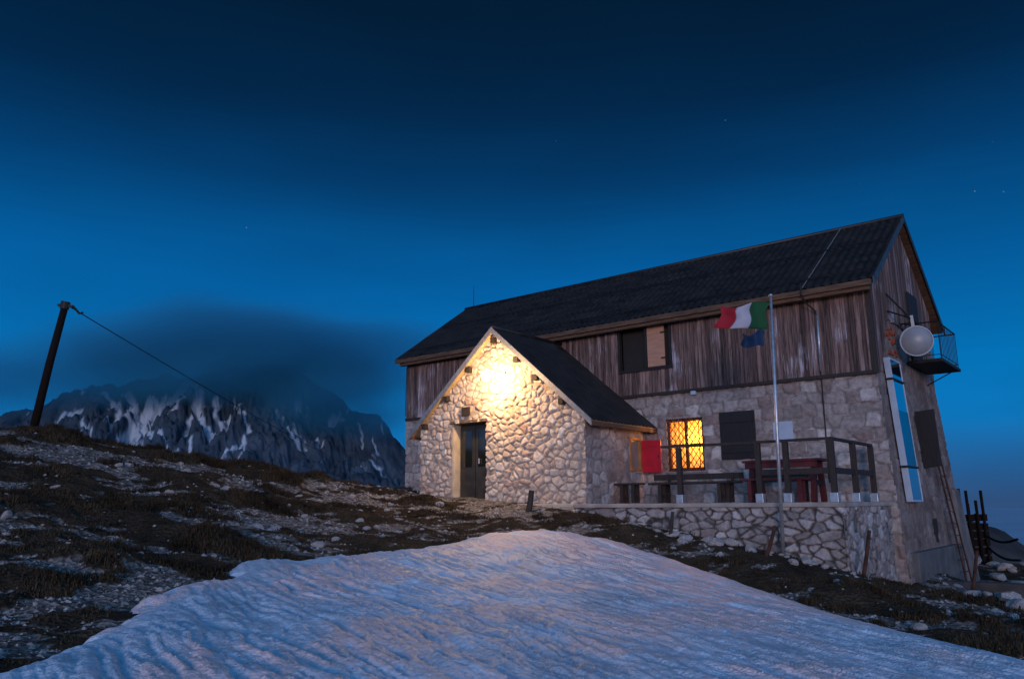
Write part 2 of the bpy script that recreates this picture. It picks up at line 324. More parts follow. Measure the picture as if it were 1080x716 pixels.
# ground sheet: fine where it is near, coarse away from the hut, falling off behind the crest
xs = np.concatenate([np.linspace(-60, -16, 40)[:-1], np.arange(-16, 16, .065), np.linspace(16, 60, 40)])
ys = np.concatenate([np.linspace(-30, 3, 20)[:-1], np.arange(3, 12, .05), np.arange(12, 26, .08), np.linspace(26, 90, 60)])
gx, gy, F = grid(xs, ys)
cxx = np.clip(gx, -26, 20); cyy = np.clip(gy, 2, 38)
gz = tz(cxx, cyy) - .35*np.hypot(gx-cxx, gy-cyy)
m, t, b = mat('alpine turf and gravel'); N = t.nodes.new; K = t.links.new
b.inputs['Roughness'].default_value = .95; b.inputs['Specular IOR Level'].default_value = .15
at_ = N('ShaderNodeAttribute'); at_.attribute_name = 'gravel'; co = N('ShaderNodeTexCoord')
n1 = N('ShaderNodeTexNoise'); n1.inputs['Scale'].default_value = 2.5; n1.inputs['Detail'].default_value = 9; n1.inputs['Roughness'].default_value = .7; K(co.outputs['Object'], n1.inputs['Vector'])
r1 = N('ShaderNodeValToRGB'); e = r1.color_ramp.elements; e[0].position = .35; e[1].position = .65; e[0].color = (.016, .013, .009, 1); e[1].color = (.060, .042, .026, 1); K(n1.outputs['Fac'], r1.inputs[0])
v1 = N('ShaderNodeTexVoronoi'); v1.inputs['Scale'].default_value = 16; K(co.outputs['Object'], v1.inputs['Vector'])
sv = N('ShaderNodeSeparateColor'); K(v1.outputs['Color'], sv.inputs[0])
r2 = N('ShaderNodeValToRGB'); e = r2.color_ramp.elements; e[0].position = .1; e[1].position = .9; e[0].color = (.06, .055, .05, 1); e[1].color = (.23, .208, .195, 1); K(sv.outputs[0], r2.inputs[0])
n2 = N('ShaderNodeTexNoise'); n2.inputs['Scale'].default_value = 7; n2.inputs['Detail'].default_value = 6; K(co.outputs['Object'], n2.inputs['Vector'])
ad1 = N('ShaderNodeMath'); ad1.operation = 'ADD'; K(at_.outputs['Fac'], ad1.inputs[0]); K(n2.outputs['Fac'], ad1.inputs[1])
mr = N('ShaderNodeMapRange'); K(ad1.outputs[0], mr.inputs[0]); mr.inputs[1].default_value = .85; mr.inputs[2].default_value = 1.2
mx = N('ShaderNodeMix'); mx.data_type = 'RGBA'; K(mr.outputs[0], mx.inputs[0]); K(r1.outputs[0], mx.inputs[6]); K(r2.outputs[0], mx.inputs[7]); K(mx.outputs[2], b.inputs['Base Color'])
bp = N('ShaderNodeBump'); bp.inputs['Strength'].default_value = .9; bp.inputs['Distance'].default_value = .05; K(v1.outputs['Distance'], bp.inputs['Height'])
bp2 = N('ShaderNodeBump'); bp2.inputs['Strength'].default_value = .8; bp2.inputs['Distance'].default_value = .06; K(n1.outputs['Fac'], bp2.inputs['Height']); K(bp.outputs[0], bp2.inputs['Normal']); K(bp2.outputs[0], b.inputs['Normal'])
M['ground'] = m
struct('ground', np.stack([gx, gy, gz], -1), F, M['ground'], {'gravel': gravel_m(gx, gy)})

# snow field: a wind-carved sheet lying on the slope
xs = np.arange(-4.9, 7.0, .022); ys = np.concatenate([np.arange(3.6, 6, .06), np.arange(6, 11, .02), np.arange(11, 17.2, .026)])
gx, gy, F = grid(xs, ys)
edge = (fbm(gx*1.6, gy*1.6, 4, 31)-.5)*.9
d = snow_d(gx, gy) + edge*np.clip(1-(gx-1)/2.5, .25, 1)*.8
al = -.57*gx+.82*gy; ac = .82*gx+.57*gy            # along / across the wind grooves
wob = (fbm(al*.5, ac*.5, 3, 41)-.5)*1.6
r1_ = fbm((ac+wob*.35)*2.1, al*.42, 3, 42); r2_ = fbm((ac+wob*.3)*7.0, al*.9+ac*.4, 3, 43); r3_ = fbm(gx*15, gy*15, 3, 44)
rid = lambda q: 1-np.abs(2*q-1)
r4_ = rid(fbm((ac+wob*.2)*17, al*2.4+ac, 3, 45)); r5_ = fbm(gx*26, gy*26, 3, 47)
rel = .075*(r1_-.5) + .058*(rid(r2_)**1.6-.45) + .030*(r4_**1.4-.5) + .018*(r3_-.5) + .016*(r5_-.5)
crest_light = sst(.50, .88, rid(r2_)*.60+r4_*.40)*sst(.38, .58, fbm(gx*.9, gy*.9, 4, 46))  # mask for pink dusk light on the groove crests
gz = tz0(gx, gy) + np.where(d > 0, .16*(1-np.exp(-np.maximum(d, 0)/.22)), d*.7) - .02 + rel*np.clip(d/.9+.1, 0, 1)
V = np.stack([gx, gy, gz], -1); keep = (d[F] > -.35).any(1); F = F[keep]
used = np.unique(F); crest_light = crest_light[used]; rm = -np.ones(len(V), int); rm[used] = np.arange(len(used)); V = V[used]; F = rm[F]
m, t, b = mat('old snow'); N = t.nodes.new; K = t.links.new
b.inputs['Roughness'].default_value = .42; b.inputs['Specular IOR Level'].default_value = .5
co = N('ShaderNodeTexCoord'); n1 = N('ShaderNodeTexNoise'); n1.inputs['Scale'].default_value = 1.4; n1.inputs['Detail'].default_value = 9; n1.inputs['Roughness'].default_value = .72; K(co.outputs['Object'], n1.inputs['Vector'])
r1 = N('ShaderNodeValToRGB'); e = r1.color_ramp.elements; e[0].position = .36; e[1].position = .62; e[0].color = (.42, .50, .58, 1); e[1].color = (.62, .73, .85, 1); K(n1.outputs['Fac'], r1.inputs[0])
da = N('ShaderNodeAttribute'); da.attribute_name = 'crest_light'; dm = N('ShaderNodeMix'); dm.data_type = 'RGBA'; K(da.outputs['Fac'], dm.inputs[0]); K(r1.outputs[0], dm.inputs[6]); dm.inputs[7].default_value = (.84, .62, .60, 1); K(dm.outputs[2], b.inputs['Base Color'])  # crests tinted pink: dusk light put into the snow colour
n2 = N('ShaderNodeTexNoise'); n2.inputs['Scale'].default_value = 38; n2.inputs['Detail'].default_value = 7; K(co.outputs['Object'], n2.inputs['Vector'])
bp = N('ShaderNodeBump'); bp.inputs['Strength'].default_value = .9; bp.inputs['Distance'].default_value = .02; K(n2.outputs['Fac'], bp.inputs['Height']); K(bp.outputs[0], b.inputs['Normal'])
M['snow'] = m
struct('snow_field', V, F, M['snow'], {'crest_light': crest_light})

# ------------------------------------------------------------------ far mountains, valley mist, cloud
PX = np.array([-2600, -1900, -1435, -1296, -1202, -1063, -968, -848, -751, -609, -510, -411, -337, -275, -227, -144, 100, 400, 900])
PZ = np.array([20, 120, 195, 224, 246, 296, 316, 326, 340, 352, 325, 244, 214, 150, 90, 10, -60, -120, -220])
xs = np.concatenate([np.linspace(-2500, -1550, 80)[:-1], np.linspace(-1550, -100, 560)[:-1], np.linspace(-100, 800, 60)]); ts = np.concatenate([np.linspace(-1, 0, 40)[:-1], np.linspace(0, 1, 360)])
gx, gt, F = grid(xs, ts)
H = np.interp(gx, PX, PZ); H = H + (fbm(gx*.018, gx*0, 5, 51, .6)-.5)*46
drop = np.abs(gt)**.95*700
sk = gx + .35*drop                                   # ribs run down and to the left of the fall line
warp = (fbm(gx*.008, drop*.008, 4, 53)-.5)*90 + (fbm(gx*.03, drop*.03, 3, 60)-.5)*22
rid_ = lambda q: 1-np.abs(2*q-1)
rib = rid_(fbm((sk+warp)*.0135, drop*.0030, 3, 52, .5)); rib2 = rid_(fbm((gx-.40*drop+warp)*.050, drop*.012, 4, 54, .6)); rib3 = fbm(gx*.06, drop*.06, 5, 58, .6)
gz = H - drop + np.clip(np.abs(gt)*8, 0.15, 1)*(85*(rib-.75) + 30*(rib2-.7) + 34*(rib3-.5))
gz0 = H - drop
gy = 2000 - np.sign(gt)*drop*1.05 + 60*(fbm(gx*.01, drop*.01, 4, 55)-.5)
elev = np.clip((gz-20)/300, 0, 1)
gul = .62*(1-rib)+.42*(1-rib2) + .50*(fbm((sk)*.022, drop*.014, 4, 56, .55)-.5)
cover = np.interp(gx, [-1500, -1250, -1080, -850, -700, -600, -500, -380, -200], [.06, .14, .22, .19, .15, .07, .05, .09, .04])
patch = fbm(gx*.009+drop*.003, drop*.006, 3, 57)
snow = sst(.46, .50, gul + cover*1.3 + .35*(patch-.5) - .22*(1-elev))
GUL = [(7, [(-677, 264), (-621, 197), (-598, 161), (-616, 128), (-643, 90)]), (5, [(-599, 161), (-597, 117), (-613, 85)]), (7, [(-568, 243), (-527, 187), (-486, 144)]), (5, [(-511, 187), (-476, 158), (-440, 132)]), (11, [(-790, 290), (-747, 242), (-738, 203), (-679, 164)]), (11, [(-975, 285), (-919, 235), (-864, 183), (-870, 135)]), (9, [(-1025, 287), (-947, 222), (-888, 183)]), (7, [(-1115, 216), (-1093, 241), (-1039, 244)]), (5, [(-1133, 204), (-1068, 163)]), (7, [(-848, 228), (-853, 183), (-843, 146)]), (4, [(-389, 205), (-361, 157)]), (5, [(-338, 139), (-292, 64)]), (3, [(-339, 176), (-323, 140)]), (4, [(-360, 114), (-324, 58)]), (8, [(-798, 244), (-799, 193), (-828, 182)]), (5, [(-802, 157), (-738, 110)]), (5, [(-721, 143), (-707, 98)]), (10, [(-726, 268), (-712, 227), (-655, 180)]), (6, [(-1032, 199), (-961, 137)]), (4, [(-441, 244), (-418, 207)]), (9, [(-927, 248), (-939, 209), (-962, 197)]), (6, [(-758, 230), (-747, 179)])]
sd_ = np.full(gx.shape, 1e9)
wx = gx + (fbm(gx*.05, gz*.05, 3, 64)-.5)*22; wz = gz0 + (fbm(gx*.05, gz*.05, 3, 65)-.5)*22
for w_, pl_ in GUL:                                  # couloirs that still hold snow
    for (ax_, az_), (bx_, bz_) in zip(pl_[:-1], pl_[1:]):
        ex_, ez_ = bx_-ax_, bz_-az_; t_ = np.clip(((wx-ax_)*ex_+(wz-az_)*ez_)/(ex_*ex_+ez_*ez_), 0, 1)
        sd_ = np.minimum(sd_, np.hypot(wx-ax_-t_*ex_, wz-az_-t_*ez_)-.85*w_*(.15+1.1*fbm(gx*.04, gz*.04, 2, 66)))
gz = gz - 9*np.exp(-np.maximum(sd_, 0)/9)*(gt > 0)
snow = np.maximum(snow*.0 + sst(.55, .58, gul + cover*1.0 + .35*(patch-.5) - .22*(1-elev)), sst(2.5, -2.5, sd_)*(gt > 0))
m, t, b = mat('limestone and snow'); N = t.nodes.new; K = t.links.new
b.inputs['Roughness'].default_value = .95; b.inputs['Specular IOR Level'].default_value = .1
a1 = N('ShaderNodeAttribute'); a1.attribute_name = 'snow'; co = N('ShaderNodeTexCoord')
n1 = N('ShaderNodeTexNoise'); n1.inputs['Scale'].default_value = .02; n1.inputs['Detail'].default_value = 10; K(co.outputs['Object'], n1.inputs['Vector'])
r1 = N('ShaderNodeValToRGB'); e = r1.color_ramp.elements; e[0].position = .3; e[1].position = .7; e[0].color = (.020, .034, .050, 1); e[1].color = (.060, .088, .120, 1); K(n1.outputs['Fac'], r1.inputs[0])  # bluish rock: the haze of distance is put into its colour
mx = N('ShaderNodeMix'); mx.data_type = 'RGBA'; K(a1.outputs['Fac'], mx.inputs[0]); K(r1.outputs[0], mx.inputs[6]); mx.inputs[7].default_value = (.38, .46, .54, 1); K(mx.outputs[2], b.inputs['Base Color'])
M['mountain'] = m
struct('mountains', np.stack([gx, gy, gz], -1), F, M['mountain'], {'snow': snow})
# valley filled with mist, out to the horizon
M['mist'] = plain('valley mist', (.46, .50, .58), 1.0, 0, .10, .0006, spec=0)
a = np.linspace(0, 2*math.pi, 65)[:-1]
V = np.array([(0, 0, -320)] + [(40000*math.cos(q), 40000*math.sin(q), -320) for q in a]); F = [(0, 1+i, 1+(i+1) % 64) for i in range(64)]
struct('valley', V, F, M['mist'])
# dark shoulder of the ridge on the right, falling away
xs = np.linspace(15, 120, 120); ts = np.linspace(-1, 1, 60); gx, gt, F = grid(xs, ts)
H = np.interp(gx, [15, 38, 43, 45.7, 47.3, 49.8, 60, 80, 120], [3, 0, -1.4, -2.3, -2.9, -4.3, -9, -22, -50])
gz = H - np.abs(gt)**1.2*30 + (fbm(gx*.3, gt*9, 4, 61)-.5)*1.4; gy = 80 - gt*52
struct('hillside', np.stack([gx, gy, gz], -1), F, plain('bare hillside', (.055, .05, .048), .95, 0, .5, .25, .5, spec=.1, bscale=1.0))
# cap cloud on the mountain
def cloud(name, c, r, dens, seed, wob):
    n, k = 24, 40; V = []; Fc = []
    for i in range(n+1):
        th = math.pi*i/n
        for j in range(k):
            ph = 2*math.pi*j/k; V.append((math.sin(th)*math.cos(ph), math.sin(th)*math.sin(ph), math.cos(th)))
    for i in range(n):
        for j in range(k): Fc.append(((i+1)*k+j, (i+1)*k+(j+1) % k, i*k+(j+1) % k, i*k+j))
    m = bpy.data.materials.new(name); m.use_nodes = True; t = m.node_tree; t.nodes.clear(); N = t.nodes.new; K = t.links.new
    out = N('ShaderNodeOutputMaterial'); pv = N('ShaderNodeVolumePrincipled'); K(pv.outputs[0], out.inputs['Volume'])
    pv.inputs['Color'].default_value = (.10, .52, .76, 1); pv.inputs['Anisotropy'].default_value = .2
    co = N('ShaderNodeTexCoord'); ln = N('ShaderNodeVectorMath'); ln.operation = 'LENGTH'; K(co.outputs['Object'], ln.inputs[0])
    mp = N('ShaderNodeMapping'); mp.inputs['Location'].default_value = (seed, 0, 0); mp.inputs['Scale'].default_value = (1.0, 1.0, .8); K(co.outputs['Object'], mp.inputs[0])
    nz = N('ShaderNodeTexNoise'); nz.inputs['Scale'].default_value = 2.2; nz.inputs['Detail'].default_value = 6; K(mp.outputs[0], nz.inputs['Vector'])
    a = N('ShaderNodeMath'); a.operation = 'MULTIPLY_ADD'; K(nz.outputs['Fac'], a.inputs[0]); a.inputs[1].default_value = wob; K(ln.outputs['Value'], a.inputs[2])
    mr = N('ShaderNodeMapRange'); mr.interpolation_type = 'SMOOTHSTEP'; K(a.outputs[0], mr.inputs[0]); mr.inputs[1].default_value = 1.32; mr.inputs[2].default_value = .60; mr.inputs[3].default_value = 0; mr.inputs[4].default_value = dens
    K(mr.outputs[0], pv.inputs['Density'])
    me = mesh_np(name, np.array(V), Fc, m, True); o = bpy.data.objects.new(name, me); COL.objects.link(o); o.location = c; o.scale = r; o['kind'] = 'stuff'; return o
cloud('cloud', (-640, 1850, 350), (640, 330, 150), .0125, 2.6, .8)
cloud('cloud', (-400, 1840, 262), (320, 260, 160), .0075, 9.0, .9)
cloud('cloud', (-1250, 1900, 305), (950, 330, 140), .0042, 5.0, .9)

# ------------------------------------------------------------------ stone wall panels
def stone_panel(o, ud, vd, nd, w, h, res, cell, relief, keep=None, seed=1, jit=.85, asp=(1, 1), rows=False, gap=.22, tilt=.6, shape=None):
    """grid of (s,t) on a wall; Voronoi stones stand proud of recessed mortar"""
    s = np.linspace(0, w, max(2, int(w/res)+1)); tt = np.linspace(0, h, max(2, int(h/res)+1))
    gs, gt, F = grid(s, tt)
    ws = gs + (fbm(gs*2.2/cell*.3, gt*2.2/cell*.3, 3, seed+70)-.5)*cell*.5; wt = gt + (fbm(gs*2/cell*.3, gt*2/cell*.3, 3, seed+80)-.5)*cell*.35
    cu, cv = cell*asp[0], cell*asp[1]; U = ws/cu; Vv = wt/cv
    if rows: U = U + .5*(np.floor(Vv) % 2)
    i0 = np.floor(U); j0 = np.floor(Vv); d1 = np.full(U.shape, 9.); d2 = d1.copy(); c1 = np.zeros(U.shape); tx = c1.copy(); ty = c1.copy(); big = c1.copy()
    for di in (-2, -1, 0, 1, 2):
        for dj in (-2, -1, 0, 1, 2):
            ii, jj = i0+di, j0+dj
            px = ii+.5+(h2(ii, jj, seed)-.5)*jit; py = jj+.5+(h2(ii, jj, seed+1)-.5)*jit*(.45 if rows else 1)
            dx, dy = U-px, Vv-py
            if rows: dd = (np.abs(dx)**3+np.abs(dy*1.05)**3)**(1/3)
            else: dd = (np.abs(dx)**2.3+np.abs(dy)**2.3)**(1/2.3)
            dd = dd - (.22 if rows else .36)*h2(ii, jj, seed+5)**1.5
            nw = dd < d1
            d2 = np.where(nw, d1, np.minimum(d2, dd)); d1 = np.where(nw, dd, d1)
            c1 = np.where(nw, h2(ii, jj, seed+2), c1); tx = np.where(nw, (h2(ii, jj, seed+3)-.5)*dx, tx); ty = np.where(nw, (h2(ii, jj, seed+4)-.5)*dy, ty)
    e = sst(.02, gap, (d2-d1) + (fbm(gs*9/cell*.3, gt*9/cell*.3, 3, seed+9)-.5)*.10)
    hgt = relief*e*(.45+.55*c1) + relief*tilt*e*(tx+ty) + relief*.5*(fbm(gs*14, gt*14, 4, seed+6, .6)-.5)
    P = np.array(o, float) + gs[:, None]*np.array(ud) + gt[:, None]*np.array(vd) + hgt[:, None]*np.array(nd)
    if shape is not None: P = shape(P)
    if keep is not None:
        cxm = gs[F].mean(1); cym = gt[F].mean(1); F = F[keep(cxm, cym)]
    mb = MB(); mb.v = P; mb.f = F; mb.attrs = {'cellr': c1, 'edge': e}; return mb
def build_panel(mb, name, m, parent): return mb.build(name, m, parent, smooth=True, attrs=mb.attrs)
def boards(segs, out, thick, name, m, parent, seed=3):
    """segs: (a0, a1, zb0, zb1, zt0, zt1) board strips; out(a, z, depth) -> point"""
    mb = MB(); cr = []; rnd = random.Random(seed)
    for a0, a1, b0, b1, t0, t1 in segs:
        k = rnd.random(); dp = thick*(.75+.5*rnd.random()); g = .005
        mb.hexa([out(a0+g, b0, dp), out(a1-g, b1, dp), out(a1-g, b1, 0), out(a0+g, b0, 0)], [out(a0+g, t0, dp), out(a1-g, t1, dp), out(a1-g, t1, 0), out(a0+g, t0, 0)])
        cr += [k]*8
    return mb.build(name, m, parent, attrs={'cellr': cr})

# ------------------------------------------------------------------ the mountain hut
hut = thing('mountain_hut', 'old mountain hut with stone ground floor, plank upper floor and lit stone porch', 'building', (0, 0, -1.5))
LX = -14.6; ZW = 2.8
SL = (7.10-4.74)/(3.075+.38)              # roof slope
def zroof(y): return 4.74 + SL*(y+.38) if y < 3.075 else 7.10 - SL*(y-3.075)
LW = (-5.09, -4.09, .76, 2.07)
def keep_front(s, t):
    x = LX-.05+s; z = -2.0+t
    return ~((x > LW[0]) & (x < LW[1]) & (z > LW[2]) & (z < LW[3])) & (x < .045+.055*np.maximum(ZW-z, 0))
fw = stone_panel((LX-.05, 0, -2.0), (1, 0, 0), (0, 0, 1), (0, -1, 0), 15.0, ZW+2.0, .026, .29, .046, keep_front, 11, .7, (1.35, .95), True, .17, .8)
build_panel(fw, 'stone_wall', M['wall'], hut)
gx_at = lambda z: .02+.055*(ZW-z) if z < ZW else .02
def gshape(P):
    P = P.copy(); z = P[:, 2]; P[:, 0] += np.where(z < ZW, .055*(ZW-z), 0); return P
def keep_gable(s, t):
    z = -2.1+t; yb = np.where(z < ZW, 5.8+.13*(ZW-z), 5.8); top = np.where(s < 3.075, 4.74+SL*(s+.38), 7.10-SL*(s-3.075))-.14
    vent = (s > 2.84) & (s < 3.12) & (z > -.95) & (z < -.46)
    return (s < yb) & (z < top) & ~vent
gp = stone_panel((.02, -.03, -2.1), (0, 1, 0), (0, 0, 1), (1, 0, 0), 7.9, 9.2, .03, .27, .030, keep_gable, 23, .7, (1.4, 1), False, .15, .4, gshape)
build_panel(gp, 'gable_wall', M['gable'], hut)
mb = MB()                                              # back and far end walls
mb.quad((.02, 5.8, 5.1), (.02, 5.8, ZW), (LX, 5.8, ZW), (LX, 5.8, 5.1)); mb.quad((.02, 5.8, ZW), (.29, 6.43, -2.1), (LX, 6.43, -2.1), (LX, 5.8, ZW))
mb.quad((LX, 0, -2), (LX, 5.8, -2), (LX, 5.8, 5.1), (LX, 3.075, 6.95), (LX, 0, 4.85))
mb.build('rear_wall', M['concrete'], hut)
# plank storey: front
segs = []; x = LX-.02; rnd = random.Random(5)
UW = (-6.32, -4.86, 3.44, 4.55)
while x < .02:
    w = .085+.04*rnd.random(); x1 = min(x+w, .05); zt = 4.74+SL*.38-.16; zb = ZW-.02-.03*rnd.random()
    if x1 > UW[0] and x < UW[1]:
        segs.append((x, x1, zb, zb, UW[2], UW[2])); segs.append((x, x1, UW[3], UW[3], zt, zt))
    else: segs.append((x, x1, zb, zb, zt, zt))
    x = x1
boards(segs, lambda a, z, d: (a, -.045-d, z), .022, 'plank_wall', M['board'], hut)
mb = MB(); mb.box((LX-.02, -.045, ZW-.1), (UW[0], .0, 4.85)); mb.box((UW[1], -.045, ZW-.1), (.02, .0, 4.85)); mb.box((UW[0], -.045, ZW-.1), (UW[1], 0, UW[2])); mb.box((UW[0], -.045, UW[3]), (UW[1], 0, 4.85))
mb.build('wall_framing', M['darkwood'], hut)
mb = MB(); mb.box((LX-.03, -.105, ZW-.10), (.10, -.070, ZW-.02)); mb.build('sill_beam', M['darkwood'], hut)
# plank gable: its lower edge climbs over the masonry
segs = []; y = -.06; rnd = random.Random(9)
def zlow(y): return 2.78 if y < .30 else (2.78+(y-.30)*1.37/.85 if y < 1.15 else 4.15)
while y < 5.78:
    y1 = min(y+.085+.04*rnd.random(), 5.8)
    j = .05*rnd.random(); segs.append((y, y1, zlow(y)-j, zlow(y1)-j, zroof(y)-.15, zroof(y1)-.15)); y = y1
def cut(s): a0, a1, b0, b1, t0, t1 = s; return t0 > b0+.05 and t1 > b1+.05
boards([s for s in segs if cut(s)], lambda a, z, d: (.055+d, a, z), .022, 'plank_gable', M['board'], hut, 8)
mb = MB(); mb.box((-.03, -.085, ZW-.05), (.085, .0, 4.75)); mb.build('corner_board', M['darkwood'], hut)
# roof of dark ribbed sheets
def ribbed(x0, x1, ya, za, yb, zb, per, amp, name, parent, swap=False, m=None):
    """sheet from (ya,za) eave to (yb,zb) ridge; ribs run up the slope"""
    n = int((x1-x0)/per*8); xs = np.linspace(x0, x1, n); k = 26; ts = np.linspace(0, 1, k)
    gx, gt, F = grid(xs, ts); nrm = norm((0, -(zb-za), (yb-ya))); nrm = nrm if nrm[2] > 0 else -nrm
    rib = np.clip(np.cos(gx/per*2*math.pi)*1.4, -1, 1)*amp + (h2(np.floor(gx/.92), np.floor(gt*3.0), 3)-.5)*.006
    lap = (gt*3.0 % 1.0)*-.008
    hgt = rib+lap+amp
    P = np.stack([gx, ya+(yb-ya)*gt+nrm[1]*hgt, za+(zb-za)*gt+nrm[2]*hgt], -1)
    if swap: P = np.stack([swap[0]+P[:, 1], P[:, 0], P[:, 2]], -1); F = F[:, ::-1]
    mb = MB(); mb.v = P; mb.f = F; o = mb.build(name, m or M['roof'], parent, smooth=True); return o
RX0, RX1 = LX-.26, .26
ribbed(RX0, RX1, -.42, 4.70, 3.075, 7.09, .20, .022, 'roof', hut)
ribbed(RX0, RX1, 6.57, 4.70, 3.075, 7.09, .20, .022, 'roof', hut)
mb = MB()
for sgn in (0, 1):
    f = (lambda y: y) if not sgn else (lambda y: 6.15-y)
    a = [(RX0+.02, f(-.38), 4.62), (RX1-.02, f(-.38), 4.62), (RX1-.02, f(3.072), 6.985), (RX0+.02, f(3.072), 6.985)]
    b_ = [(p[0], p[1], p[2]+.085) for p in a]
    if sgn: a = a[::-1]; b_ = b_[::-1]
    mb.hexa(a, b_)
mb.build('roof_boards', M['beam'], hut)
mb = MB(); mb.box((RX0+.05, -.445, 4.585), (RX1-.04, -.40, 4.715)); mb.build('fascia', M['beam'], hut, bevel=.006)
mb = MB(); mb.box((RX0+.2, -.375, 4.50), (RX1-.1, -.22, 4.64)); mb.build('eave_beam', M['beam'], hut, bevel=.01)
for k in range(17):
    x = LX+.3+k*.88; MB().beam((x, -.37, 4.60), (x, .03, 4.60+SL*.40), .09, .11).build('rafter_tail', M['darkwood'], hut)
for sg in (1, -1):                                      # barge boards on the near gable
    f = (lambda y: y) if sg > 0 else (lambda y: 6.15-y)
    mb = MB(); mb.hexa([(RX1+.002, f(-.44), 4.56), (RX1+.03, f(-.44), 4.56), (RX1+.03, f(3.075), 6.965), (RX1+.002, f(3.075), 6.965)], [(RX1+.002, f(-.44), 4.75), (RX1+.03, f(-.44), 4.75), (RX1+.03, f(3.075), 7.145), (RX1+.002, f(3.075), 7.145)])
    mb.build('barge_board', M['barge'] if sg > 0 else M['roof'], hut)
mb = MB(); mb.tube([(RX0, 3.075, 7.13), (RX1+.03, 3.075, 7.13)], .055, 10); mb.build('ridge_cap', M['roof'], hut, smooth=True)
def on_roof(y, up): n = norm((0, -SL, 1)); return np.array([0, y+n[1]*up, 4.74+SL*(y+.38)+n[2]*up])
for y in (-.06, 1.55):                                    # snow guard rails
    mb = MB(); p = on_roof(y, .10); mb.tube([(RX0+.3, p[1], p[2]), (RX1-.25, p[1], p[2])], .016, 6)
    for k in range(20): x = RX0+.5+k*.76; q = on_roof(y, -.01); mb.beam((x, q[1], q[2]), (x, p[1], p[2]), .02, .03)
    mb.build('snow_guard', M['iron'], hut)
mb = MB(); pts = [on_roof(y, .055)+np.array([-1.25, 0, 0]) for y in (3.0, 2, 1, 0, -.40)]; mb.tube(pts, .014, 6); mb.build('roof_cable', M['zinc'], hut)
mb = MB(); mb.tube([(-1.26, -.50, 4.76), (-1.26, -.52, 4.60), (-1.22, -.38, 4.42), (-1.10, -.16, 4.25), (-1.07, -.115, 4.1)], .017, 8); mb.build('down_cable', M['iron'], hut)
mb = MB(); mb.tube([(-1.07, -.12, 4.25), (-1.10, -.12, 2.86)], .028, 10); dp = mb.build('down_pipe', M['grey'], hut, smooth=True)
mb = MB(); mb.tube([(-1.10, -.12, 2.86), (-1.12, -.06, 2.70), (-1.14, -.055, .4)], .014, 6); mb.build('down_cable', M['iron'], hut)
mb = MB(); mb.box((-4.32, -.14, 2.62), (-4.18, -.03, 2.72)); mb.build('bulkhead_lamp', M['white'], hut, bevel=.02)
mb = MB(); mb.tube([(LX+.02, -.11, 4.5), (LX+.02, -.12, 4.1), (LX-.01, -.11, 2.85)], .012, 6); mb.build('down_cable', M['iron'], hut)

# upper window: dark opening with one bare leaf folded open
w = MB(); x0, x1, z0, z1 = UW
for a, b_ in (((x0-.06, -.115, z0-.07), (x1+.06, -.03, z0)), ((x0-.06, -.115, z1), (x1+.06, -.03, z1+.07)), ((x0-.06, -.115, z0), (x0, -.03, z1)), ((x1, -.115, z0), (x1+.06, -.03, z1)), ((-5.58, -.10, z0), (-5.51, -.03, z1))): w.box(a, b_)
win = w.build('window', M['black'], hut, bevel=.004)
MB().box((x0, .06, z0), (x1, .09, z1)).build('recess', M['darkin'], win)
MB().box((-5.50, -.085, z0+.02), (-5.0, -.05, z1-.02)).build('leaf', M['tan'], win, bevel=.004)
for z in (z0+.22, z1-.22): MB().box((-5.10, -.10, z-.02), (-4.98, -.087, z+.02)).build('hinge', M['iron'], win)

# lit ground floor window
x0, x1, z0, z1 = LW
w = MB()
for a, b_ in (((x0, .06, z0), (x0+.07, .14, z1)), ((x1-.07, .06, z0), (x1, .14, z1)), ((x0+.07, .06, z1-.07), (x1-.07, .14, z1)), ((x0+.07, .06, z0), (x1-.07, .14, z0+.09)), ((-4.63, .07, z0+.09), (-4.55, .13, z1-.07)), ((x0+.07, .085, 1.40), (-4.63, .115, 1.44)), ((-4.55, .085, 1.40), (x1-.07, .115, 1.44))): w.box(a, b_)
win = w.build('window', plain('brown window frame', (.12, .035, .02), .6, 0, .3, 5), hut, bevel=.004)
mb = MB()                                                   # reveal
for a, b_ in (((x0-.1, .0, z0-.1), (x0, .22, z1+.1)), ((x1, .0, z0-.1), (x1+.1, .22, z1+.1)), ((x0, .0, z1), (x1, .22, z1+.1)), ((x0, .0, z0-.1), (x1, .22, z0))): mb.box(a, b_)
mb.build('reveal', M['wall'], win)
mb = MB(); mb.box((x0-.04, -.09, z0-.09), (x1+.04, -.0, z0-.02)); mb.build('sill', M['concrete'], win, bevel=.01)
mb = MB(); st = .155; n = 14                               # lattice grille of crossed bars
def clip_bar(c, sg):
    # line z = c + sg*1.35*x clipped to the opening
    k = sg*1.35; pts = []
    for xx in (x0, x1):
        zz = c+k*(xx-x0)
        if z0 <= zz <= z1: pts.append((xx, zz))
    for zz in (z0, z1):
        xx = x0+(zz-c)/k
        if x0 < xx < x1: pts.append((xx, zz))
    return pts[:2] if len(pts) >= 2 else None
for q in range(-14, 30):
    for sg in (1, -1):
        p = clip_bar(z0 + q*st*1.35*1.0, sg)
        if p: mb.beam((p[0][0], .012+.006*sg, p[0][1]), (p[1][0], .012+.006*sg, p[1][1]), .015, .014, (0, 1, 0))
mb.build('grille', M['iron'], win)
mb = MB()
for s0, s1 in ((x0-.35, -4.62), (-4.585, x1+.35)):
    n = 40; P = [(s0+(s1-s0)*i/n, .80+.010*math.sin(i*1.15)+.005*math.sin(i*2.7)) for i in range(n+1)]
    for i in range(n): mb.quad((P[i][0], P[i][1], z0-.1), (P[i+1][0], P[i+1][1], z0-.1), (P[i+1][0], P[i+1][1], z1+.1), (P[i][0], P[i][1], z1+.1))
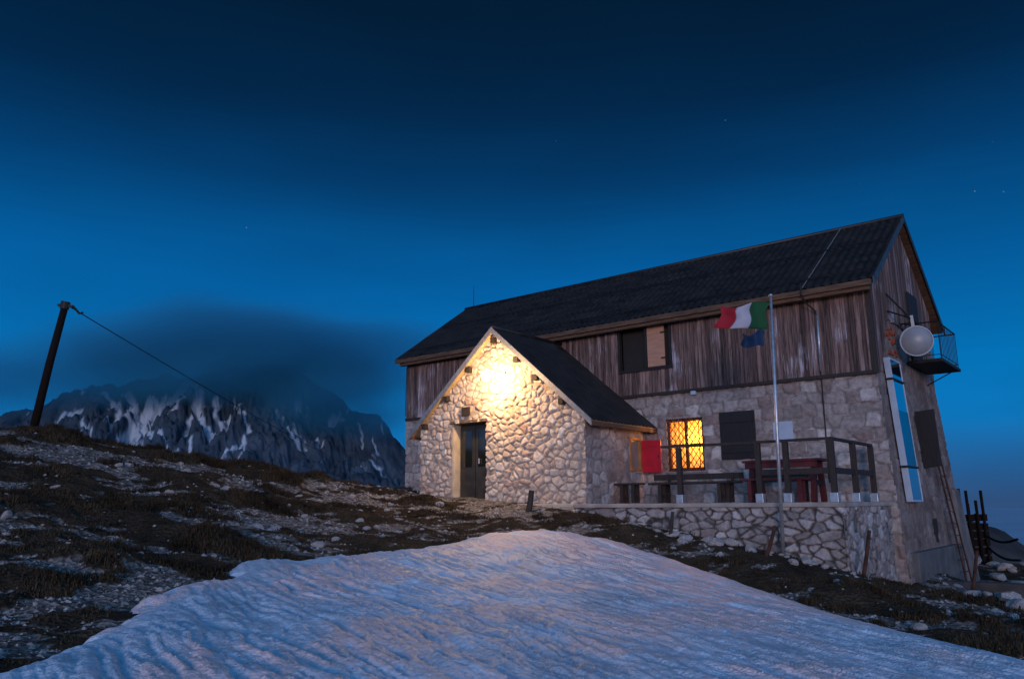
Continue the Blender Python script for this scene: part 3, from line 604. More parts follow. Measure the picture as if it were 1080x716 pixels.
mb.build('curtain', M['curtain'], win, smooth=True)
mb = MB(); X0, X1, Y0, Y1, A, B = -5.7, -3.4, .2195, 1.3, .3, 2.5
mb.quad((X0, Y1, A), (X1, Y1, A), (X1, Y1, B), (X0, Y1, B)); mb.quad((X0, Y0, A), (X0, Y1, A), (X0, Y1, B), (X0, Y0, B)); mb.quad((X1, Y0, A), (X1, Y1, A), (X1, Y1, B), (X1, Y0, B)); mb.quad((X0, Y0, A), (X1, Y0, A), (X1, Y1, A), (X0, Y1, A)); mb.quad((X0, Y0, B), (X1, Y0, B), (X1, Y1, B), (X0, Y1, B))
mb.build('room', M['room'], win)
mb = MB(); mb.lathe((-4.59, .40, 2.16), (0, 0, 1), [(.0, -.05), (.03, -.04), (.045, 0), (.03, .04), (0, .055)], 14); mb.tube([(-4.59, .40, 2.21), (-4.59, .40, 2.49)], .006, 6); mb.build('bulb', M['bulb'], win, smooth=True)
lp = bpy.data.lights.new('window_bulb', 'POINT'); lp.energy = 80; lp.color = (1, .40, .085); lp.shadow_soft_size = .05
lo = bpy.data.objects.new('window_bulb', lp); COL.objects.link(lo); lo.location = hw((-4.50, .40, 1.62))
# closed black shutter
mb = MB(); mb.box((-3.62, -.075, 1.0), (-2.74, -.035, 2.13)); sh = mb.build('shutter', M['black'], hut, bevel=.006)
for z in (1.2, 1.92): MB().box((-3.58, -.10, z-.05), (-2.78, -.0755, z+.05)).build('batten', M['black'], sh)
# gable details
mb = MB(); mb.box((.10, .39, -2.2), (.40, 5.0, -1.06)); mb.build('concrete_plinth', M['plinth'], hut, bevel=.03)
mb = MB(); mb.box((.02, 2.78, -1.0), (.245, 3.18, -.42)); mb.build('vent', M['darkin'], hut)
mb = MB(); mb.hexa([(.05, 5.3, -2.2), (.42, 5.3, -2.2), (.42, 6.7, -2.2), (.05, 6.7, -2.2)], [(.02, 5.55, .3), (.24, 5.55, .3), (.24, 6.22, .3), (.02, 6.22, .3)]); mb.build('buttress', plain('grey render', (.14, .13, .125), .9, 0, .35, 2, .3), hut, bevel=.05)
mb = MB(); mb.box((.03, 2.86, .78), (.09, 4.3, 2.12)); gw = mb.build('window', M['darkin'], hut)
mb = MB(); mb.hexa([(.10, 2.79, .74), (.56, 2.79, .80), (.56, 2.83, .80), (.10, 2.83, .74)], [(.06, 2.79, 2.10), (.52, 2.79, 2.14), (.52, 2.83, 2.14), (.06, 2.83, 2.10)]); mb.build('shutter', M['black'], gw, bevel=.005)
mb = MB(); mb.box((.09, 2.95, .80), (.13, 3.55, .86)); mb.build('lit_slot', M['bulb'], gw)
# balcony with door
bal = MB().box((.06, 2.78, 3.26), (.84, 4.95, 3.34)).build('balcony', M['iron'], hut, bevel=.01)
mb = MB()
rp = [(.08, 2.84), (.80, 2.84), (.80, 4.89), (.08, 4.89)]
for a, b_ in zip(rp[:-1], rp[1:]):
    mb.tube([(*a, 4.25), (*b_, 4.25)], .018, 6); mb.tube([(*a, 3.44), (*b_, 3.44)], .01, 6)
    n = max(2, int(math.dist(a, b_)/.16))
    for k in range(n+1): q = [a[i]+(b_[i]-a[i])*k/n for i in (0, 1)]; mb.tube([(*q, 3.34), (*q, 4.25)], .008, 5)
mb.build('railing', M['iron'], bal)
for y in (4.7,): MB().tube([(.70, y, 3.26), (.06, y, 2.95)], .015, 6).build('bracket', M['iron'], bal)
mb = MB(); mb.box((.085, 3.3, 3.34), (.13, 4.25, 5.2)); mb.build('door', M['black'], bal)
# rusty brick patch
rnd = random.Random(4); bmat = plain('orange brick', (.28, .060, .022), .9, 0, .5, 8)
for k in range(22):
    y = 1.05+rnd.random()*.75; z = 3.25+rnd.random()*.75
    if z > zlow(y)-.12: continue
    MB().box((.03, y, z), (.063+.01*rnd.random(), y+.16, z+.07)).build('brick', bmat, hut)

# ------------------------------------------------------------------ porch (annex) of rubble stone
AX = -8.29; AF = -2.93; AS = (4.40-1.89)/2.92
def zann(x): return 4.40 - AS*abs(x-AX)
DO = (-9.80, -8.60, -.3, 2.07)
def keep_annex(s, t):
    x = -10.96+s; z = -.9+t
    return (z < 4.40-.10-AS*np.abs(x-AX)) & ~((x > DO[0]) & (x < DO[1]) & (z > DO[2]) & (z < DO[3]))
pw = stone_panel((-10.96, AF, -.9), (1, 0, 0), (0, 0, 1), (0, -1, 0), 5.37, 5.3, .017, .180, .052, keep_annex, 41, 1.0, (1.15, .95), False, .36, 1.0)
build_panel(pw, 'porch_wall', M['annex'], hut)
SWN = (-1.0, -.47, .78, 1.60)
def keep_side(s, t):
    y = AF-.03+s; z = -.9+t
    return ~((y > SWN[0]) & (y < SWN[1]) & (z > SWN[2]) & (z < SWN[3]))
ps = stone_panel((-5.62, AF-.03, -.9), (0, 1, 0), (0, 0, 1), (1, 0, 0), 2.96, 2.95, .025, .27, .035, keep_side, 57, .8, (1.2, 1), False, .16, .6)
build_panel(ps, 'porch_side_wall', M['wall'], hut)
mb = MB(); mb.quad((-10.96, AF, -.9), (-10.96, 0, -.9), (-10.96, 0, 2.0), (-10.96, AF, 2.0)); mb.build('porch_side_wall', M['concrete'], hut)
# porch roof
ridge_y0, ridge_y1 = AF-.16, -.05
for sg in (1, -1):
    n = int((ridge_y1-ridge_y0)/.02); ysr = np.linspace(ridge_y0, ridge_y1, n); tr = np.linspace(0, 1, 30)
    gy_, gt_, F = grid(ysr, tr); nr = norm((sg*AS, 0, 1))
    hg = np.clip(np.cos(gy_/.17*2*math.pi)*1.4, -1, 1)*.013+.015-(gt_*3 % 1)*.01
    P = np.stack([AX+sg*2.96*(1-gt_)+nr[0]*hg, gy_, 4.40-AS*2.96*(1-gt_)+nr[2]*hg], -1)
    mb = MB(); mb.v = P; mb.f = F if sg < 0 else F[:, ::-1]; mb.build('porch_roof', M['roof'], hut, smooth=True)
    a = [(AX, ridge_y0+.01, 4.31), (AX+sg*2.93, ridge_y0+.01, 4.31-AS*2.93), (AX+sg*2.93, ridge_y1, 4.31-AS*2.93), (AX, ridge_y1, 4.31)]
    b_ = [(p[0], p[1], p[2]+.07) for p in a]
    mb = MB(); mb.hexa(a, b_); mb.build('porch_soffit', M['soffit'], hut)
    mb = MB(); y0, y1 = ridge_y0-.035, ridge_y0-.003
    a = [(AX, y0, 4.285), (AX+sg*2.98, y0, 4.285-AS*2.98), (AX+sg*2.98, y1, 4.285-AS*2.98), (AX, y1, 4.285)]; b_ = [(p[0], p[1], p[2]+.155) for p in a]
    mb.hexa(a, b_); mb.build('porch_barge_board', M['zinc'], hut)
    mb = MB(); mb.box((AX+sg*2.93-.03, ridge_y0+.02, 4.26-AS*2.93), (AX+sg*2.93+.03, ridge_y1, 4.36-AS*2.93)); mb.build('porch_fascia', M['beam'], hut)
mb = MB(); mb.tube([(AX, ridge_y0-.03, 4.44), (AX, ridge_y1, 4.44)], .05, 8); mb.build('porch_ridge_cap', M['roof'], hut, smooth=True)
for dx in (-2.45, -1.65, -.85, 0, .75, 1.35, 2.1):            # purlin ends under the porch roof
    z = zann(AX+dx)-.24-(.06 if dx == 0 else 0); MB().box((AX+dx-.07, AF-.15, z-.07), (AX+dx+.07, AF+.3, z+.075)).build('purlin_end', M['darkwood'], hut, bevel=.008)
# door
dr = MB().box((DO[0]+.045, AF+.28, -.2), (DO[1]-.02, AF+.33, 2.05)).build('door', plain('dark green door paint', (.028, .030, .024), .45, 0, .3, 4), hut)
mb = MB(); mb.box((DO[0]+.07, AF+.245, .15), (-9.23, AF+.279, 1.98)); mb.box((-9.19, AF+.245, .15), (DO[1]-.06, AF+.279, 1.98)); mb.build('leaf', plain('dark door leaf', (.03, .027, .022), .4, 0, .4, 4), dr, bevel=.006)
MB().box((-9.10, AF+.236, .95), (DO[1]-.12, AF+.2445, 1.88)).build('pane', M['pane'], dr); MB().box((-9.62, AF+.236, .95), (-9.32, AF+.2445, 1.88)).build('pane', M['pane'], dr)
mb = MB(); mb.tube([(-9.04, AF+.20, 1.02), (-9.04, AF+.20, 1.15)], .012, 6); mb.build('handle', M['grey'], dr)
mb = MB(); mb.box((DO[0]-.06, AF+.01, -.3), (DO[0]+.04, AF+.34, 2.07)); mb.build('jamb', M['plaster'], dr)
mb = MB(); mb.box((DO[1], AF+.01, -.3), (DO[1]+.1, AF+.34, 2.1)); mb.build('jamb', M['plaster'], dr)
mb = MB(); mb.box((DO[0]-.05, AF-.035, 2.06), (DO[1]+.06, AF+.34, 2.14)); mb.build('lintel', plain('grey lintel beam', (.12, .085, .06), .85, 0, .4, 5, .3, (2, 8, 8)), dr, bevel=.012)
# porch side window with red shutter swung open
y0, y1, z0, z1 = SWN; w = MB()
for a, b_ in (((-5.66, y0, z0), (-5.57, y0+.06, z1)), ((-5.66, y1-.06, z0), (-5.57, y1, z1)), ((-5.66, y0+.06, z1-.06), (-5.57, y1-.06, z1)), ((-5.66, y0+.06, z0), (-5.57, y1-.06, z0+.06))): w.box(a, b_)
sw = w.build('window', plain('orange brown frame', (.40, .16, .05), .6, 0, .25, 5), hut, bevel=.004)
MB().box((-5.65, y0+.06, z0+.06), (-5.63, y1-.06, z1-.06)).build('pane', plain('curtained pane', (.24, .20, .16), .3, 0, .2, 3), sw)
mb = MB(); mb.hexa([(-5.565, -.47, .74), (-5.06, -.42, .74), (-5.06, -.38, .74), (-5.565, -.43, .74)], [(-5.565, -.47, 1.54), (-5.06, -.42, 1.54), (-5.06, -.38, 1.54), (-5.565, -.43, 1.54)]); mb.build('shutter', M['redshut'], sw, bevel=.006)
for z in (.86, 1.38): MB().hexa([(-5.54, -.483, z), (-5.08, -.436, z), (-5.08, -.424, z), (-5.54, -.4695, z)], [(-5.54, -.483, z+.06), (-5.08, -.436, z+.06), (-5.08, -.424, z+.06), (-5.54, -.4695, z+.06)]).build('shutter_batten', M['redshut'], sw)
MB().tube([(-5.11, -.45, 1.10), (-5.11, -.45, 1.17)], .012, 6).build('latch', M['iron'], sw)

# porch lamp
lamp = thing('wall_lamp', 'blazing globe lamp mounted high on the stone porch gable', 'lamp', (-7.98, AF-.05, 3.0))
c = (-7.98, AF-.75, 3.05)
MB().lathe(c, (0, 0, 1), [(0, -.11), (.06, -.09), (.10, -.03), (.105, .03), (.07, .09), (.03, .11)], 20).build('globe', M['globe'], lamp, smooth=True)
mb = MB(); mb.tube([(-7.98, AF-.05, 3.24), (-7.98, AF-.75, 3.24), (-7.98, AF-.75, 3.15)], .009, 8); mb.box((-8.02, AF-.08, 3.19), (-7.94, AF-.045, 3.29)); mb.build('bracket', M['white'], lamp)
pq = MB().box((-9.40, AF-.085, 2.24), (-9.12, AF-.055, 2.47)).build('wall_plaque', M['darkwood'], None, bevel=.006, at=(-9.26, AF, 2.24)); tag(pq, 'small dark wooden plaque fixed above the porch door', 'plaque')
nb = MB().box((-2.32, -.06, 1.32), (-1.86, -.035, 1.81)).build('notice_board', M['white'], None, bevel=.006, at=(-2.1, -.04, 1.32)); tag(nb, 'blank pale notice board on the stone wall behind the flagpole', 'notice board')

# ------------------------------------------------------------------ terrace
ter = thing('terrace', 'stone terrace with rough field stone retaining wall in front of the hut', 'terrace', (-2.8, -3.15, -1.0))
TF = -3.15; TX0, TX1 = -5.75, .02
tp = stone_panel((TX0, TF, -2.0), (1, 0, 0), (0, 0, 1), (0, -1, 0), TX1-TX0+.055, 1.90, .020, .170, .064, None, 63, 1.15, (1.6, .85), False, .22, 1.3)
build_panel(tp, 'retaining_wall', M['terr'], ter)
tp = stone_panel((TX1, TF-.075, -2.2), (0, 1, 0), (0, 0, 1), (1, 0, 0), 3.25, 2.10, .026, .22, .06, None, 71, .95, (1.1, 1), False, .15, .8)
build_panel(tp, 'retaining_wall', M['terr'], ter)
mb = MB(); mb.box((TX0-.02, TF-.09, -.10), (TX1+.08, -.01, -.012)); mb.build('paving', plain('worn terrace slab', (.30, .265, .24), .9, 0, .3, 2.2, .4, bscale=14), ter, bevel=.02)
mb = MB(); mb.quad((TX0, TF, -2), (TX0, -.1, -2), (TX0, -.1, -.1), (TX0, TF, -.1)); mb.build('retaining_wall', M['concrete'], ter)
# plinth in front of the porch
pl = thing('stone_plinth', 'low rubble plinth with pale ledge at the foot of the porch', 'plinth', (-7, -3.1, -.5))
tp = stone_panel((-8.5, -3.16, -1.0), (1, 0, 0), (0, 0, 1), (0, -1, 0), 2.70, .93, .024, .26, .05, None, 77, .95, (1.3, .95), False, .15, .8)
build_panel(tp, 'stonework', M['annex'], pl)
MB().box((-8.5, -3.21, -.075), (-5.80, AF-.06, -.005)).build('ledge', M['plaster'], pl, bevel=.012)
MB().box((-5.79, -3.30, -.30), (-5.62, TF-.09, -.14)).build('step', M['plaster'], pl, bevel=.02)

# railing of dark timber
rail = thing('terrace_railing', 'dark timber railing of posts and two rails along the terrace edge', 'railing', (-1.4, -3.0, 0))
RY = -3.02
PO = [(-3.22, RY), (-1.52, RY), (-.98, RY+.02), (-.12, RY), (-.10, -1.78), (-.10, -.55)]
for i, (x, y) in enumerate(PO):
    hh = 1.12
    MB().box((x-.05, y-.05, .06), (x+.05, y+.05, hh)).build('post', M['darkwood'], rail, bevel=.006)
    MB().box((x-.075, y-.075, -.012), (x+.075, y+.075, .16)).build('post_shoe', M['grey'], rail, bevel=.006)
mb = MB()
mb.beam((-3.62, RY, 1.155), (-1.52, RY, 1.14), .09, .05); mb.build('handrail', M['darkwood'], rail)
for z, a, b_ in ((1.145, PO[1], PO[3]), (.56, PO[1], PO[3])): MB().beam((a[0]-.04, a[1], z), (b_[0]+.05, b_[1], z), .08 if z > 1 else .05, .05 if z > 1 else .11).build('handrail' if z > 1 else 'midrail', M['darkwood'], rail)
for z in (1.14, .56): MB().beam((-.11, RY+.05, z), (-.10, -.50, z), .08 if z > 1 else .05, .05 if z > 1 else .11).build('handrail' if z > 1 else 'midrail', M['darkwood'], rail)

# benches and table on the terrace
def bench(at, label, x0, x1, y, h, legs, back=False, m=None):
    m = m or M['darkwood']; t = thing('bench', label, 'bench', at)
    for k, dy in enumerate((-.13, .02)): MB().box((x0, y+dy, h-.045), (x1, y+dy+.13, h)).build('seat', m, t, bevel=.006)
    for lx in legs: 
        mb = MB(); mb.box((lx-.04, y-.12, .0), (lx+.04, y-.05, h-.046)); mb.box((lx-.04, y+.07, .0), (lx+.04, y+.14, h-.046)); mb.box((lx-.035, y-.05, .10), (lx+.035, y+.07, .17)); mb.build('leg', m, t, bevel=.004)
    if back:
        MB().box((x0, y+.17, h+.06), (x1, y+.21, h+.19)).build('backrest', m, t, bevel=.006)
        for lx in legs: MB().beam((lx, y+.16, h-.05), (lx, y+.19, h+.19), .06, .05).build('backrest_support', m, t)
    return t
bench((-5.45, -1.9, 0), 'narrow dark bench on the terrace beside the porch side wall', -5.55, -4.86, -1.75, .46, (-5.35, -5.05))
bench((-3.6, -1.6, 0), 'long dark bench with backrest under the lattice window', -4.75, -2.55, -1.55, .45, (-4.35, -2.8), True)
bench((-3.6, -2.35, 0), 'long low plank bench behind the front railing facing the lit window', -4.3, -2.5, -2.2, .44, (-4.1, -2.7))
def table(at, label, x0, x1, y, h):
    t = thing('table', label, 'table', at)
    for k in range(3): MB().box((x0, y-.33+k*.225, h-.05), (x1, y-.33+k*.225+.215, h)).build('plank', M['redcloth'], t, bevel=.006)
    MB().box((x0+.05, y-.30, h-.17), (x1-.05, y-.27, h-.051)).build('apron', M['redcloth'], t)
    for lx in (x0+.16, x1-.16):
        for s in (-1, 1): MB().beam((lx, y+s*.30, 0), (lx, y+s*.16, h-.051), .10, .10).build('leg', M['redcloth'], t)
        MB().box((lx-.04, y-.17, .32), (lx+.04, y+.17, .42)).build('cross_brace', M['darkwood'], t)
    return t
table((-1.45, -1.9, 0), 'red painted picnic table inside the railing right of the flagpole', -2.20, -.62, -1.9, .84)
bench((-1.45, -2.5, 0), 'short red bench in front of the red picnic table', -2.1, -.7, -2.52, .46, (-1.9, -.9), False, M['redcloth'])
bench((-2.6, -1.0, 0), 'dark bench against the wall below the black shutter', -2.75, -1.3, -.62, .48, (-2.55, -1.5), True)

# ------------------------------------------------------------------ gable hardware
PY0 = .58; PY1 = 1.50
pan = thing('solar_panel', 'tall white framed glossy panel strapped upright to the gable wall', 'solar panel', (.2, PY0, -.05))
def pz(z): return .19+(.36-.19)*(3.1-z)/3.1
def slab(y0, y1, z0, z1, d0, d1):
    mb = MB(); return mb.hexa([(pz(z0)+d0, y0, z0), (pz(z0)+d1, y0, z0), (pz(z0)+d1, y1, z0), (pz(z0)+d0, y1, z0)], [(pz(z1)+d0, y0, z1), (pz(z1)+d1, y0, z1), (pz(z1)+d1, y1, z1), (pz(z1)+d0, y1, z1)])
slab(PY0, PY0+.018, -.02, 3.13, -.135, .0).build('frame', M['white'], pan, bevel=.004)
slab(PY1-.016, PY1, -.02, 3.13, -.135, .0).build('frame', M['white'], pan, bevel=.004)
slab(PY0+.019, PY1-.017, -.02, .02, -.135, .0).build('frame', M['white'], pan)
slab(PY0+.019, PY1-.017, 3.09, 3.13, -.135, .0).build('frame', M['white'], pan)
m, t, b = mat('glass with painted reflection'); b.inputs['Base Color'].default_value = (.10, .17, .20, 1); b.inputs['Metallic'].default_value = 1; b.inputs['Roughness'].default_value = .12  # dark reflection put into the colour of the middle stretch of glass
slab(PY0+.019, PY1-.017, .021, .70, -.12, -.012).build('glass', M['mirror'], pan)
slab(PY0+.019, PY1-.017, .703, 1.95, -.12, -.010).build('glass', m, pan)['label'] = 'middle of the glass with a dark reflection painted in'
slab(PY0+.019, PY1-.017, 1.953, 3.089, -.12, -.012).build('glass', M['mirror'], pan)
for z in (.70, 2.62): slab(PY0-.05, PY1+.04, z, z+.045, -.137, .012).build('strap', M['iron'], pan)
dish = thing('satellite_dish', 'round pale grey antenna dish hanging from a bracket on the gable', 'satellite dish', (.45, 1.83, 3.3))
dc = np.array((.52, 1.83, 3.64)); v = hw(dc); dn = np.array([-(v@EX), -(v@EY), -v[2]]); dn = norm(norm(dn)+np.array([.12, .0, .05]))
prof = [(.0, .085)] + [(.335*math.sin(a)/math.sin(.9), .085-(.335/math.sin(.9))*(1-math.cos(a))*.75) for a in np.linspace(.05, .9, 12)] + [(.352, -.02), (.352, -.055), (.0, -.06)]
MB().lathe(dc, dn, prof, 44).build('reflector', M['dish'], dish, smooth=True)
MB().lathe(dc, dn, [(.337, -.012), (.356, -.010), (.360, -.03), (.356, -.06), (.335, -.062)], 44).build('rim', M['white'], dish, smooth=True)
mb = MB(); mb.beam(dc-dn*.09+np.array([-.02, 0, .0]), dc-dn*.07+np.array([-.05, 0, .62]), .07, .05, dn); mb.build('mast', M['dish'], dish)
mb = MB(); mb.tube([(.08, 1.25, 4.32), (.42, 1.75, 4.2), (.42, 2.4, 4.2)], .02, 6); mb.tube([(.08, 2.4, 4.2), (.42, 2.4, 4.2)], .02, 6); mb.tube([(.08, 1.3, 4.75), (.42, 1.85, 4.22)], .02, 6); mb.tube([(.42, 1.4, 4.2), (.42, 2.55, 4.2)], .022, 6); mb.build('bracket', M['iron'], dish)
lad = thing('ladder', 'rusty iron ladder leaning on the gable wall beside the buttress', 'ladder', (.5, 4.5, -1.9))
La = [np.array((.26, 3.78, 1.1)), np.array((.55, 4.10, -1.95))]; Lb = [np.array((.26, 4.26, 1.0)), np.array((.55, 4.72, -1.95))]
for q in (La, Lb): MB().tube(q, .022, 6).build('side_rail', M['rust'], lad)
mb = MB()
for k in range(10): u = (k+.6)/10.5; mb.tube([La[0]*(1-u)+La[1]*u, Lb[0]*(1-u)+Lb[1]*u], .012, 5)
mb.build('rungs', M['rust'], lad)
ant = MB().tube([(LX+.15, 3.075, 7.1), (LX+.15, 3.075, 7.95)], [.018, .008], 6).build('lightning_rod', M['iron'], None, at=(LX+.15, 3.075, 7.1)); tag(ant, 'thin lightning rod standing on the far end of the ridge', 'lightning rod')

# ------------------------------------------------------------------ flagpole and flags
pb = hw((-.97, -3.55, -1.0)); ptp = hw((-.83, -3.55, 3.86))
fp = thing('flagpole', 'slender steel flagpole in front of the terrace wall', 'flagpole', tuple(pb), 'world')
pb = np.array(pb); ptp = np.array(ptp)
MB().tube([pb-np.array((0, 0, .4)), pb*.5+ptp*.5, ptp], [.036, .032, .026], 12).build('pole', M['grey'], fp, smooth=True)
MB().lathe(ptp, (0, 0, 1), [(.0, -.01), (.035, .0), (.045, .03), (.03, .055), (0, .065)], 12).build('finial', M['grey'], fp, smooth=True)
def flag(name, top, length, height, bands, label, droop, ph):
    top = np.array(top); obs = []
    root = thing(name, label, 'flag', tuple(top), 'world')
    nx, nz = 48, 12; du = norm((-.97, .10, 0)); dn_ = norm((.10, .97, 0))
    for bi, (b0, b1, mm) in enumerate(bands):
        us = np.linspace(b0, b1, max(8, int(nx*(b1-b0)))); vs = np.linspace(0, 1, nz); gu, gv, F = grid(us, vs)
        wave = .075*np.sin(gu*7.5+ph+gv*.9)*np.sqrt(gu+.02); lat = .030*np.sin(gu*6.0+ph+1)*gu
        P = top + (gu*length*.90 + length*(.13*gv+.045*np.sin(gv*5.2+gu*2.5)*np.minimum(gv*3, 1)))[:, None]*du + 1.5*wave[:, None]*dn_
        P[:, 2] += -gv*height*(1-.20*gu+.10*np.sin(gu*6.5)) + lat - droop*gu**1.4 + .050*np.sin(gu*6.2+.2)
        mb = MB(); mb.v = P; mb.f = F; o = mb.build('flag_band', M[mm], root, smooth=True)
        s = o.modifiers.new('cloth', 'SOLIDIFY'); s.thickness = .004
    return root
ft = pb + (ptp-pb)*.975
flag('italian_flag', ft+np.array((-.03, 0, 0)), .99, .52, [(0.0, .36, 'flaggreen'), (.36, .70, 'flagwhite'), (.70, 1.0, 'flagred')], 'green white and red flag streaming from the flagpole', .03, .3)
fb = pb + (ptp-pb)*.855
flag('small_flag', fb+np.array((-.14, 0, .03)), .44, .30, [(0, 1, 'flagblue')], 'small dark blue flag hanging below the tricolour flag', .04, 1.2)

# ------------------------------------------------------------------ stakes, pole, cable, fence
def stake(a, b_, r, label, m, grp=None):
    a = np.array(a, float); b_ = np.array(b_, float); z = float(tz(a[0], a[1])); d = a-b_
    if z < a[2]: a = a + d/abs(d[2])*(a[2]-z)
    a = a + d/np.linalg.norm(d)*.15
    k = a*.5+b_*.5+np.array((.01, 0, 0))
    o = MB().tube([a, k, b_], [r*1.1, r, r*.9], 7).build('stake', m, None, at=tuple(a), frame='world'); tag(o, label, 'stake', grp); return o
stake((4.30, 14.0, -.92), (4.50, 14.0, -.40), .035, 'leaning rusty stake beside the foot of the flagpole', M['rust'])
stake((6.08, 14.3, -1.18), (6.24, 14.3, -.50), .035, 'rusty leaning stake by the right end of the terrace wall', M['rust'])
stake((3.04, 15.9, -.66), (3.12, 15.9, -.17), .035, 'thin dark stake in front of the terrace wall below the lit window', M['darkwood'])
stake((.37, 18.4, 0), (.42, 18.4, .30), .07, 'short thick dark post in front of the porch wall', M['darkwood'])
stake((9.12, 16.6, -2.08), (9.38, 16.6, -1.0), .035, 'tall thin dark stake leaning beside the concrete kerb', M['rust'])
M['pole'] = plain('tarred pole wood', (.010, .007, .006), .85, 0, .4, 7, .3, (10, 10, 1), spec=.1)
pole = thing('utility_pole', 'leaning dark wooden pole on the rise at the left', 'pole', (-11.5, 19.0, 1.6), 'world')
MB().tube([(-11.56, 19, 1.2), (-11.27, 19, 3.4), (-11.03, 19, 4.94)], [.100, .090, .080], 12).build('shaft', M['pole'], pole, smooth=True)
mb = MB(); mb.tube([(-11.06, 19, 4.80), (-11.03, 19, 4.98)], .105, 12); mb.beam((-11.22, 19, 4.90), (-10.84, 19, 4.86), .06, .06); mb.build('cap', M['iron'], pole)
MB().tube([(-10.86, 19, 4.88), (-10.72, 19.1, 4.70), (-10.66, 19.15, 4.74)], .03, 6).build('insulator', M['iron'], pole)
A = np.array((-10.9, 19, 4.84)); B = np.array((-12.05, 70, 2.4)); pts = []
for k in range(25):
    u = k/24; p = A*(1-u)+B*u; p[2] -= 1.2*u*(1-u); pts.append(p)
cb = MB().tube(pts, .013, 5).build('cable', M['iron'], None, at=tuple(A), frame='world'); tag(cb, 'thin cable running from the leaning pole down behind the rise', 'cable')
fn = thing('post_fence', 'ragged fence of dark posts and poles behind the right end of the hut', 'fence', (14, 25, -2), 'world')
rnd = random.Random(12)
for x, y, zt in ((13.78, 25, .36), (14.0, 25, .30), (14.27, 25, .0), (14.46, 25, .30), (14.13, 25.2, -.1), (14.4, 25.3, -.4)):
    MB().tube([(x+.03, y, -2.4), (x, y, zt)], .045, 7).build('post', M['pole'], fn)
for k in range(6): 
    z = -.55-k*.25; MB().beam((13.6, 25.12+.02*k, z+.03*rnd.random()), (14.62, 25.1, z+.05*rnd.random()), .05, .20).build('board', M['pole'], fn)
hr = thing('handrail_fence', 'two drooping pole rails running off right of the hut', 'fence', (13, 22, -1.2), 'world')
for z0, z1 in ((-1.03, -.93), (-1.36, -1.42)):
    pts = [(13.9-1.7*u+.0, 24-4.2*u, z0+(z1-z0)*u-.12*math.sin(math.pi*u)) for u in np.linspace(0, 1, 9)]
    MB().tube(pts, .032, 6).build('rail', M['pole'], hr)
kb = MB().hexa([(9.05, 17.6, -2.5), (12.5, 14.6, -2.5), (12.6, 14.85, -2.5), (9.2, 17.85, -2.5)], [(9.05, 17.6, -1.67), (12.5, 14.6, -1.62), (12.6, 14.85, -1.62), (9.2, 17.85, -1.67)]).build('concrete_kerb', plain('dark concrete', (.055, .05, .05), .9, 0, .3, 3, .3), None, bevel=.03, at=(10, 17, -2.2), frame='world'); tag(kb, 'low dark concrete kerb wall at the right below the hut', 'kerb wall')

# ------------------------------------------------------------------ loose stones, gravel, grass
def ico(sub=2):
    import bmesh
    bm = bmesh.new(); bmesh.ops.create_icosphere(bm, subdivisions=sub, radius=1); V = np.array([v.co[:] for v in bm.verts]); F = np.array([[v.index for v in f.verts] for f in bm.faces]); bm.free(); return V, F
M['stone'] = plain('pale limestone', (.30, .285, .28), .92, 0, .35, 7, .5, bscale=30)
IV, IF = ico(2); protos = []
for k in range(9):
    r = 1+.9*(fbm(IV[:, 0]*1.6+k*5, IV[:, 1]*1.6+IV[:, 2]*2.3, 3, 90+k)-.5)
    for q in range(5):                                  # planar chips
        d = norm(np.random.randn(3)); r = np.minimum(r, .72/np.maximum(IV@d, .3))
    me = mesh_np('stone', IV*r[:, None]*np.array((1, .8, .55)), IF, M['stone'], False); protos.append(me)
rnd = random.Random(77)
def stone(x, y, s, label, grp, sink=.25, dz=0):
    o = bpy.data.objects.new('stone', rnd.choice(protos)); COL.objects.link(o)
    o.location = (x, y, float(tz(x, y))+s*.55*(.5-sink)+dz); o.scale = (s, s*rnd.uniform(.8, 1.2), s*rnd.uniform(.7, 1.1)); o.rotation_euler = (rnd.uniform(-.25, .25), rnd.uniform(-.25, .25), rnd.uniform(0, 6.28))
    tag(o, label, 'stone', grp)
n = 0
while n < 150:
    x = rnd.uniform(-9, 9.5); y = rnd.uniform(6.8, 20)
    if snow_d(np.array(x), np.array(y)) > -.25 or abs(x) > .66*y or soft(np.array(x), np.array(y)) < .25: continue
    if rnd.random() > .35+.65*float(gravel_m(np.array(x), np.array(y))): continue
    stone(x, y, .035+.11*rnd.random()**2.5, 'pale loose stone lying on the dark turf slope', 'loose stones on the slope'); n += 1
for k in range(36):                                    # rubble at the foot of the terrace wall
    u = rnd.random(); p = hw((-4.3+4.6*u, -3.55-rnd.random()*.55, 0)); stone(p[0], p[1], .06+.13*rnd.random()**2, 'grey rubble stone at the foot of the terrace wall', 'rubble below the terrace wall')
for k in range(45):                                    # pile on the right
    x = rnd.uniform(8.6, 12.5); y = rnd.uniform(13.4, 15.2)+(12.5-x)*.35
    stone(x, y, .10+.17*rnd.random()**1.5, 'pale boulder in the rock heap below the concrete kerb', 'rock heap at the right', dz=.05)
for k in range(30):
    x = rnd.uniform(12.2, 16); y = rnd.uniform(20, 25); stone(x, y, .12+.2*rnd.random()**2, 'pale boulder beyond the concrete kerb beside the rails', 'boulders beyond the kerb', dz=.05)
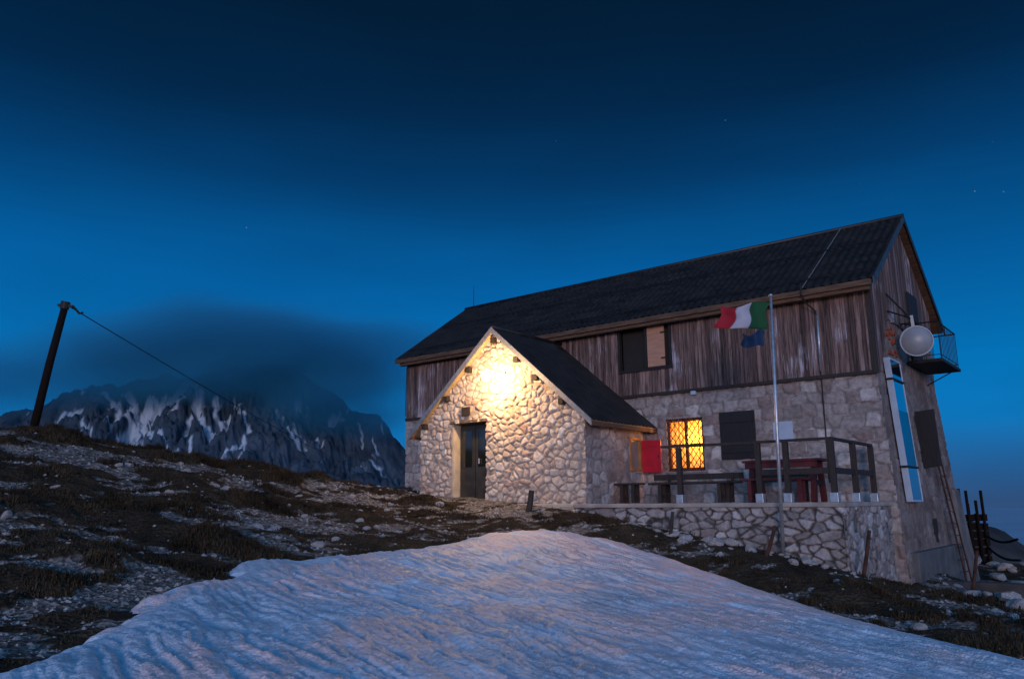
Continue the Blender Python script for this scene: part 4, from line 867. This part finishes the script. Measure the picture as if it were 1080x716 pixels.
# gravel (uncountable)
def scatter(n, fn, x0=-13, x1=12, y0=6, y1=23):
    x = np.random.uniform(x0, x1, n); y = y0+(y1-y0)*np.random.rand(n)**1.3
    k = (np.abs(x) < .70*y+.4) & (snow_d(x, y) < -.04) & (soft(x, y) > .04); x, y = x[k], y[k]
    k = np.random.rand(len(x)) < fn(x, y); return x[k], y[k]
OV = np.array([(1, 0, 0), (-1, 0, 0), (0, 1, 0), (0, -1, 0), (0, 0, 1), (0, 0, -1)], float); OF = np.array([(0, 2, 4), (2, 1, 4), (1, 3, 4), (3, 0, 4), (2, 0, 5), (1, 2, 5), (3, 1, 5), (0, 3, 5)])
x, y = scatter(60000, lambda x, y: .04+.9*gravel_m(x, y)); x, y = x[:26000], y[:26000]; k = len(x)
sz = (.012+.05*np.random.rand(k)**4)[:, None, None]; a = np.random.rand(k)*6.28; ca, sa = np.cos(a), np.sin(a)
P = OV[None]*np.random.uniform(.6, 1.3, (k, 6, 1))*np.array((1, .8, .6)); P = np.stack([P[..., 0]*ca[:, None]-P[..., 1]*sa[:, None], P[..., 0]*sa[:, None]+P[..., 1]*ca[:, None], P[..., 2]], -1)*sz
P += np.stack([x, y, tz(x, y)], -1)[:, None]
Fg = (OF[None]+6*np.arange(k)[:, None, None]).reshape(-1, 3)
o = struct('gravel', P.reshape(-1, 3), Fg, M['stone'], None, False, 'stuff')
# turf grass and low heath (uncountable)
x, y = scatter(130000, lambda x, y: np.clip(1.0-gravel_m(x, y)*1.15, .0, 1)*(.35+.65*sst(.4, .6, fbm(x*1.1, y*1.4, 3, 97)))); x, y = x[:42000], y[:42000]; k = len(x); nb_ = 7
hgt = (.035+.075*sst(.40, .68, fbm(x*1.1, y*1.4, 3, 97)))*np.random.uniform(.6, 1.25, k)
hgt *= 1 + .5*sst(16, 19, y)*(1-sst(-6, -4, x))
base = np.stack([x, y, tz(x, y)-.01], -1)
an = np.random.rand(k, nb_)*6.28; lean = np.random.uniform(.2, 1.1, (k, nb_)); off = np.random.randn(k, nb_, 2)*.035
h = hgt[:, None]*np.random.uniform(.5, 1.1, (k, nb_)); wd = np.random.uniform(.004, .009, (k, nb_))
b0 = base[:, None]+np.concatenate([off, np.zeros((k, nb_, 1))], -1)
dx, dy = np.cos(an), np.sin(an)
sd = np.stack([-dy*wd, dx*wd, 0*wd], -1); mid = b0+np.stack([dx*h*lean*.35, dy*h*lean*.35, h*.65], -1); tip = b0+np.stack([dx*h*lean, dy*h*lean, h*np.cos(lean*.7)], -1)
V = np.stack([b0-sd, b0+sd, mid+sd*.8, mid-sd*.8, tip], 2).reshape(-1, 3); i = 5*np.arange(k*nb_)[:, None]
Fa = np.concatenate([i+np.array([[0, 1, 2]]), i+np.array([[0, 2, 3]]), i+np.array([[3, 2, 4]])])
M['grass'] = plain('dry alpine grass', (.050, .033, .020), .9, 0, .6, 1.5, c2=(.080, .056, .032), spec=.15)
struct('grass', V, Fa, M['grass'], None, False, 'stuff')
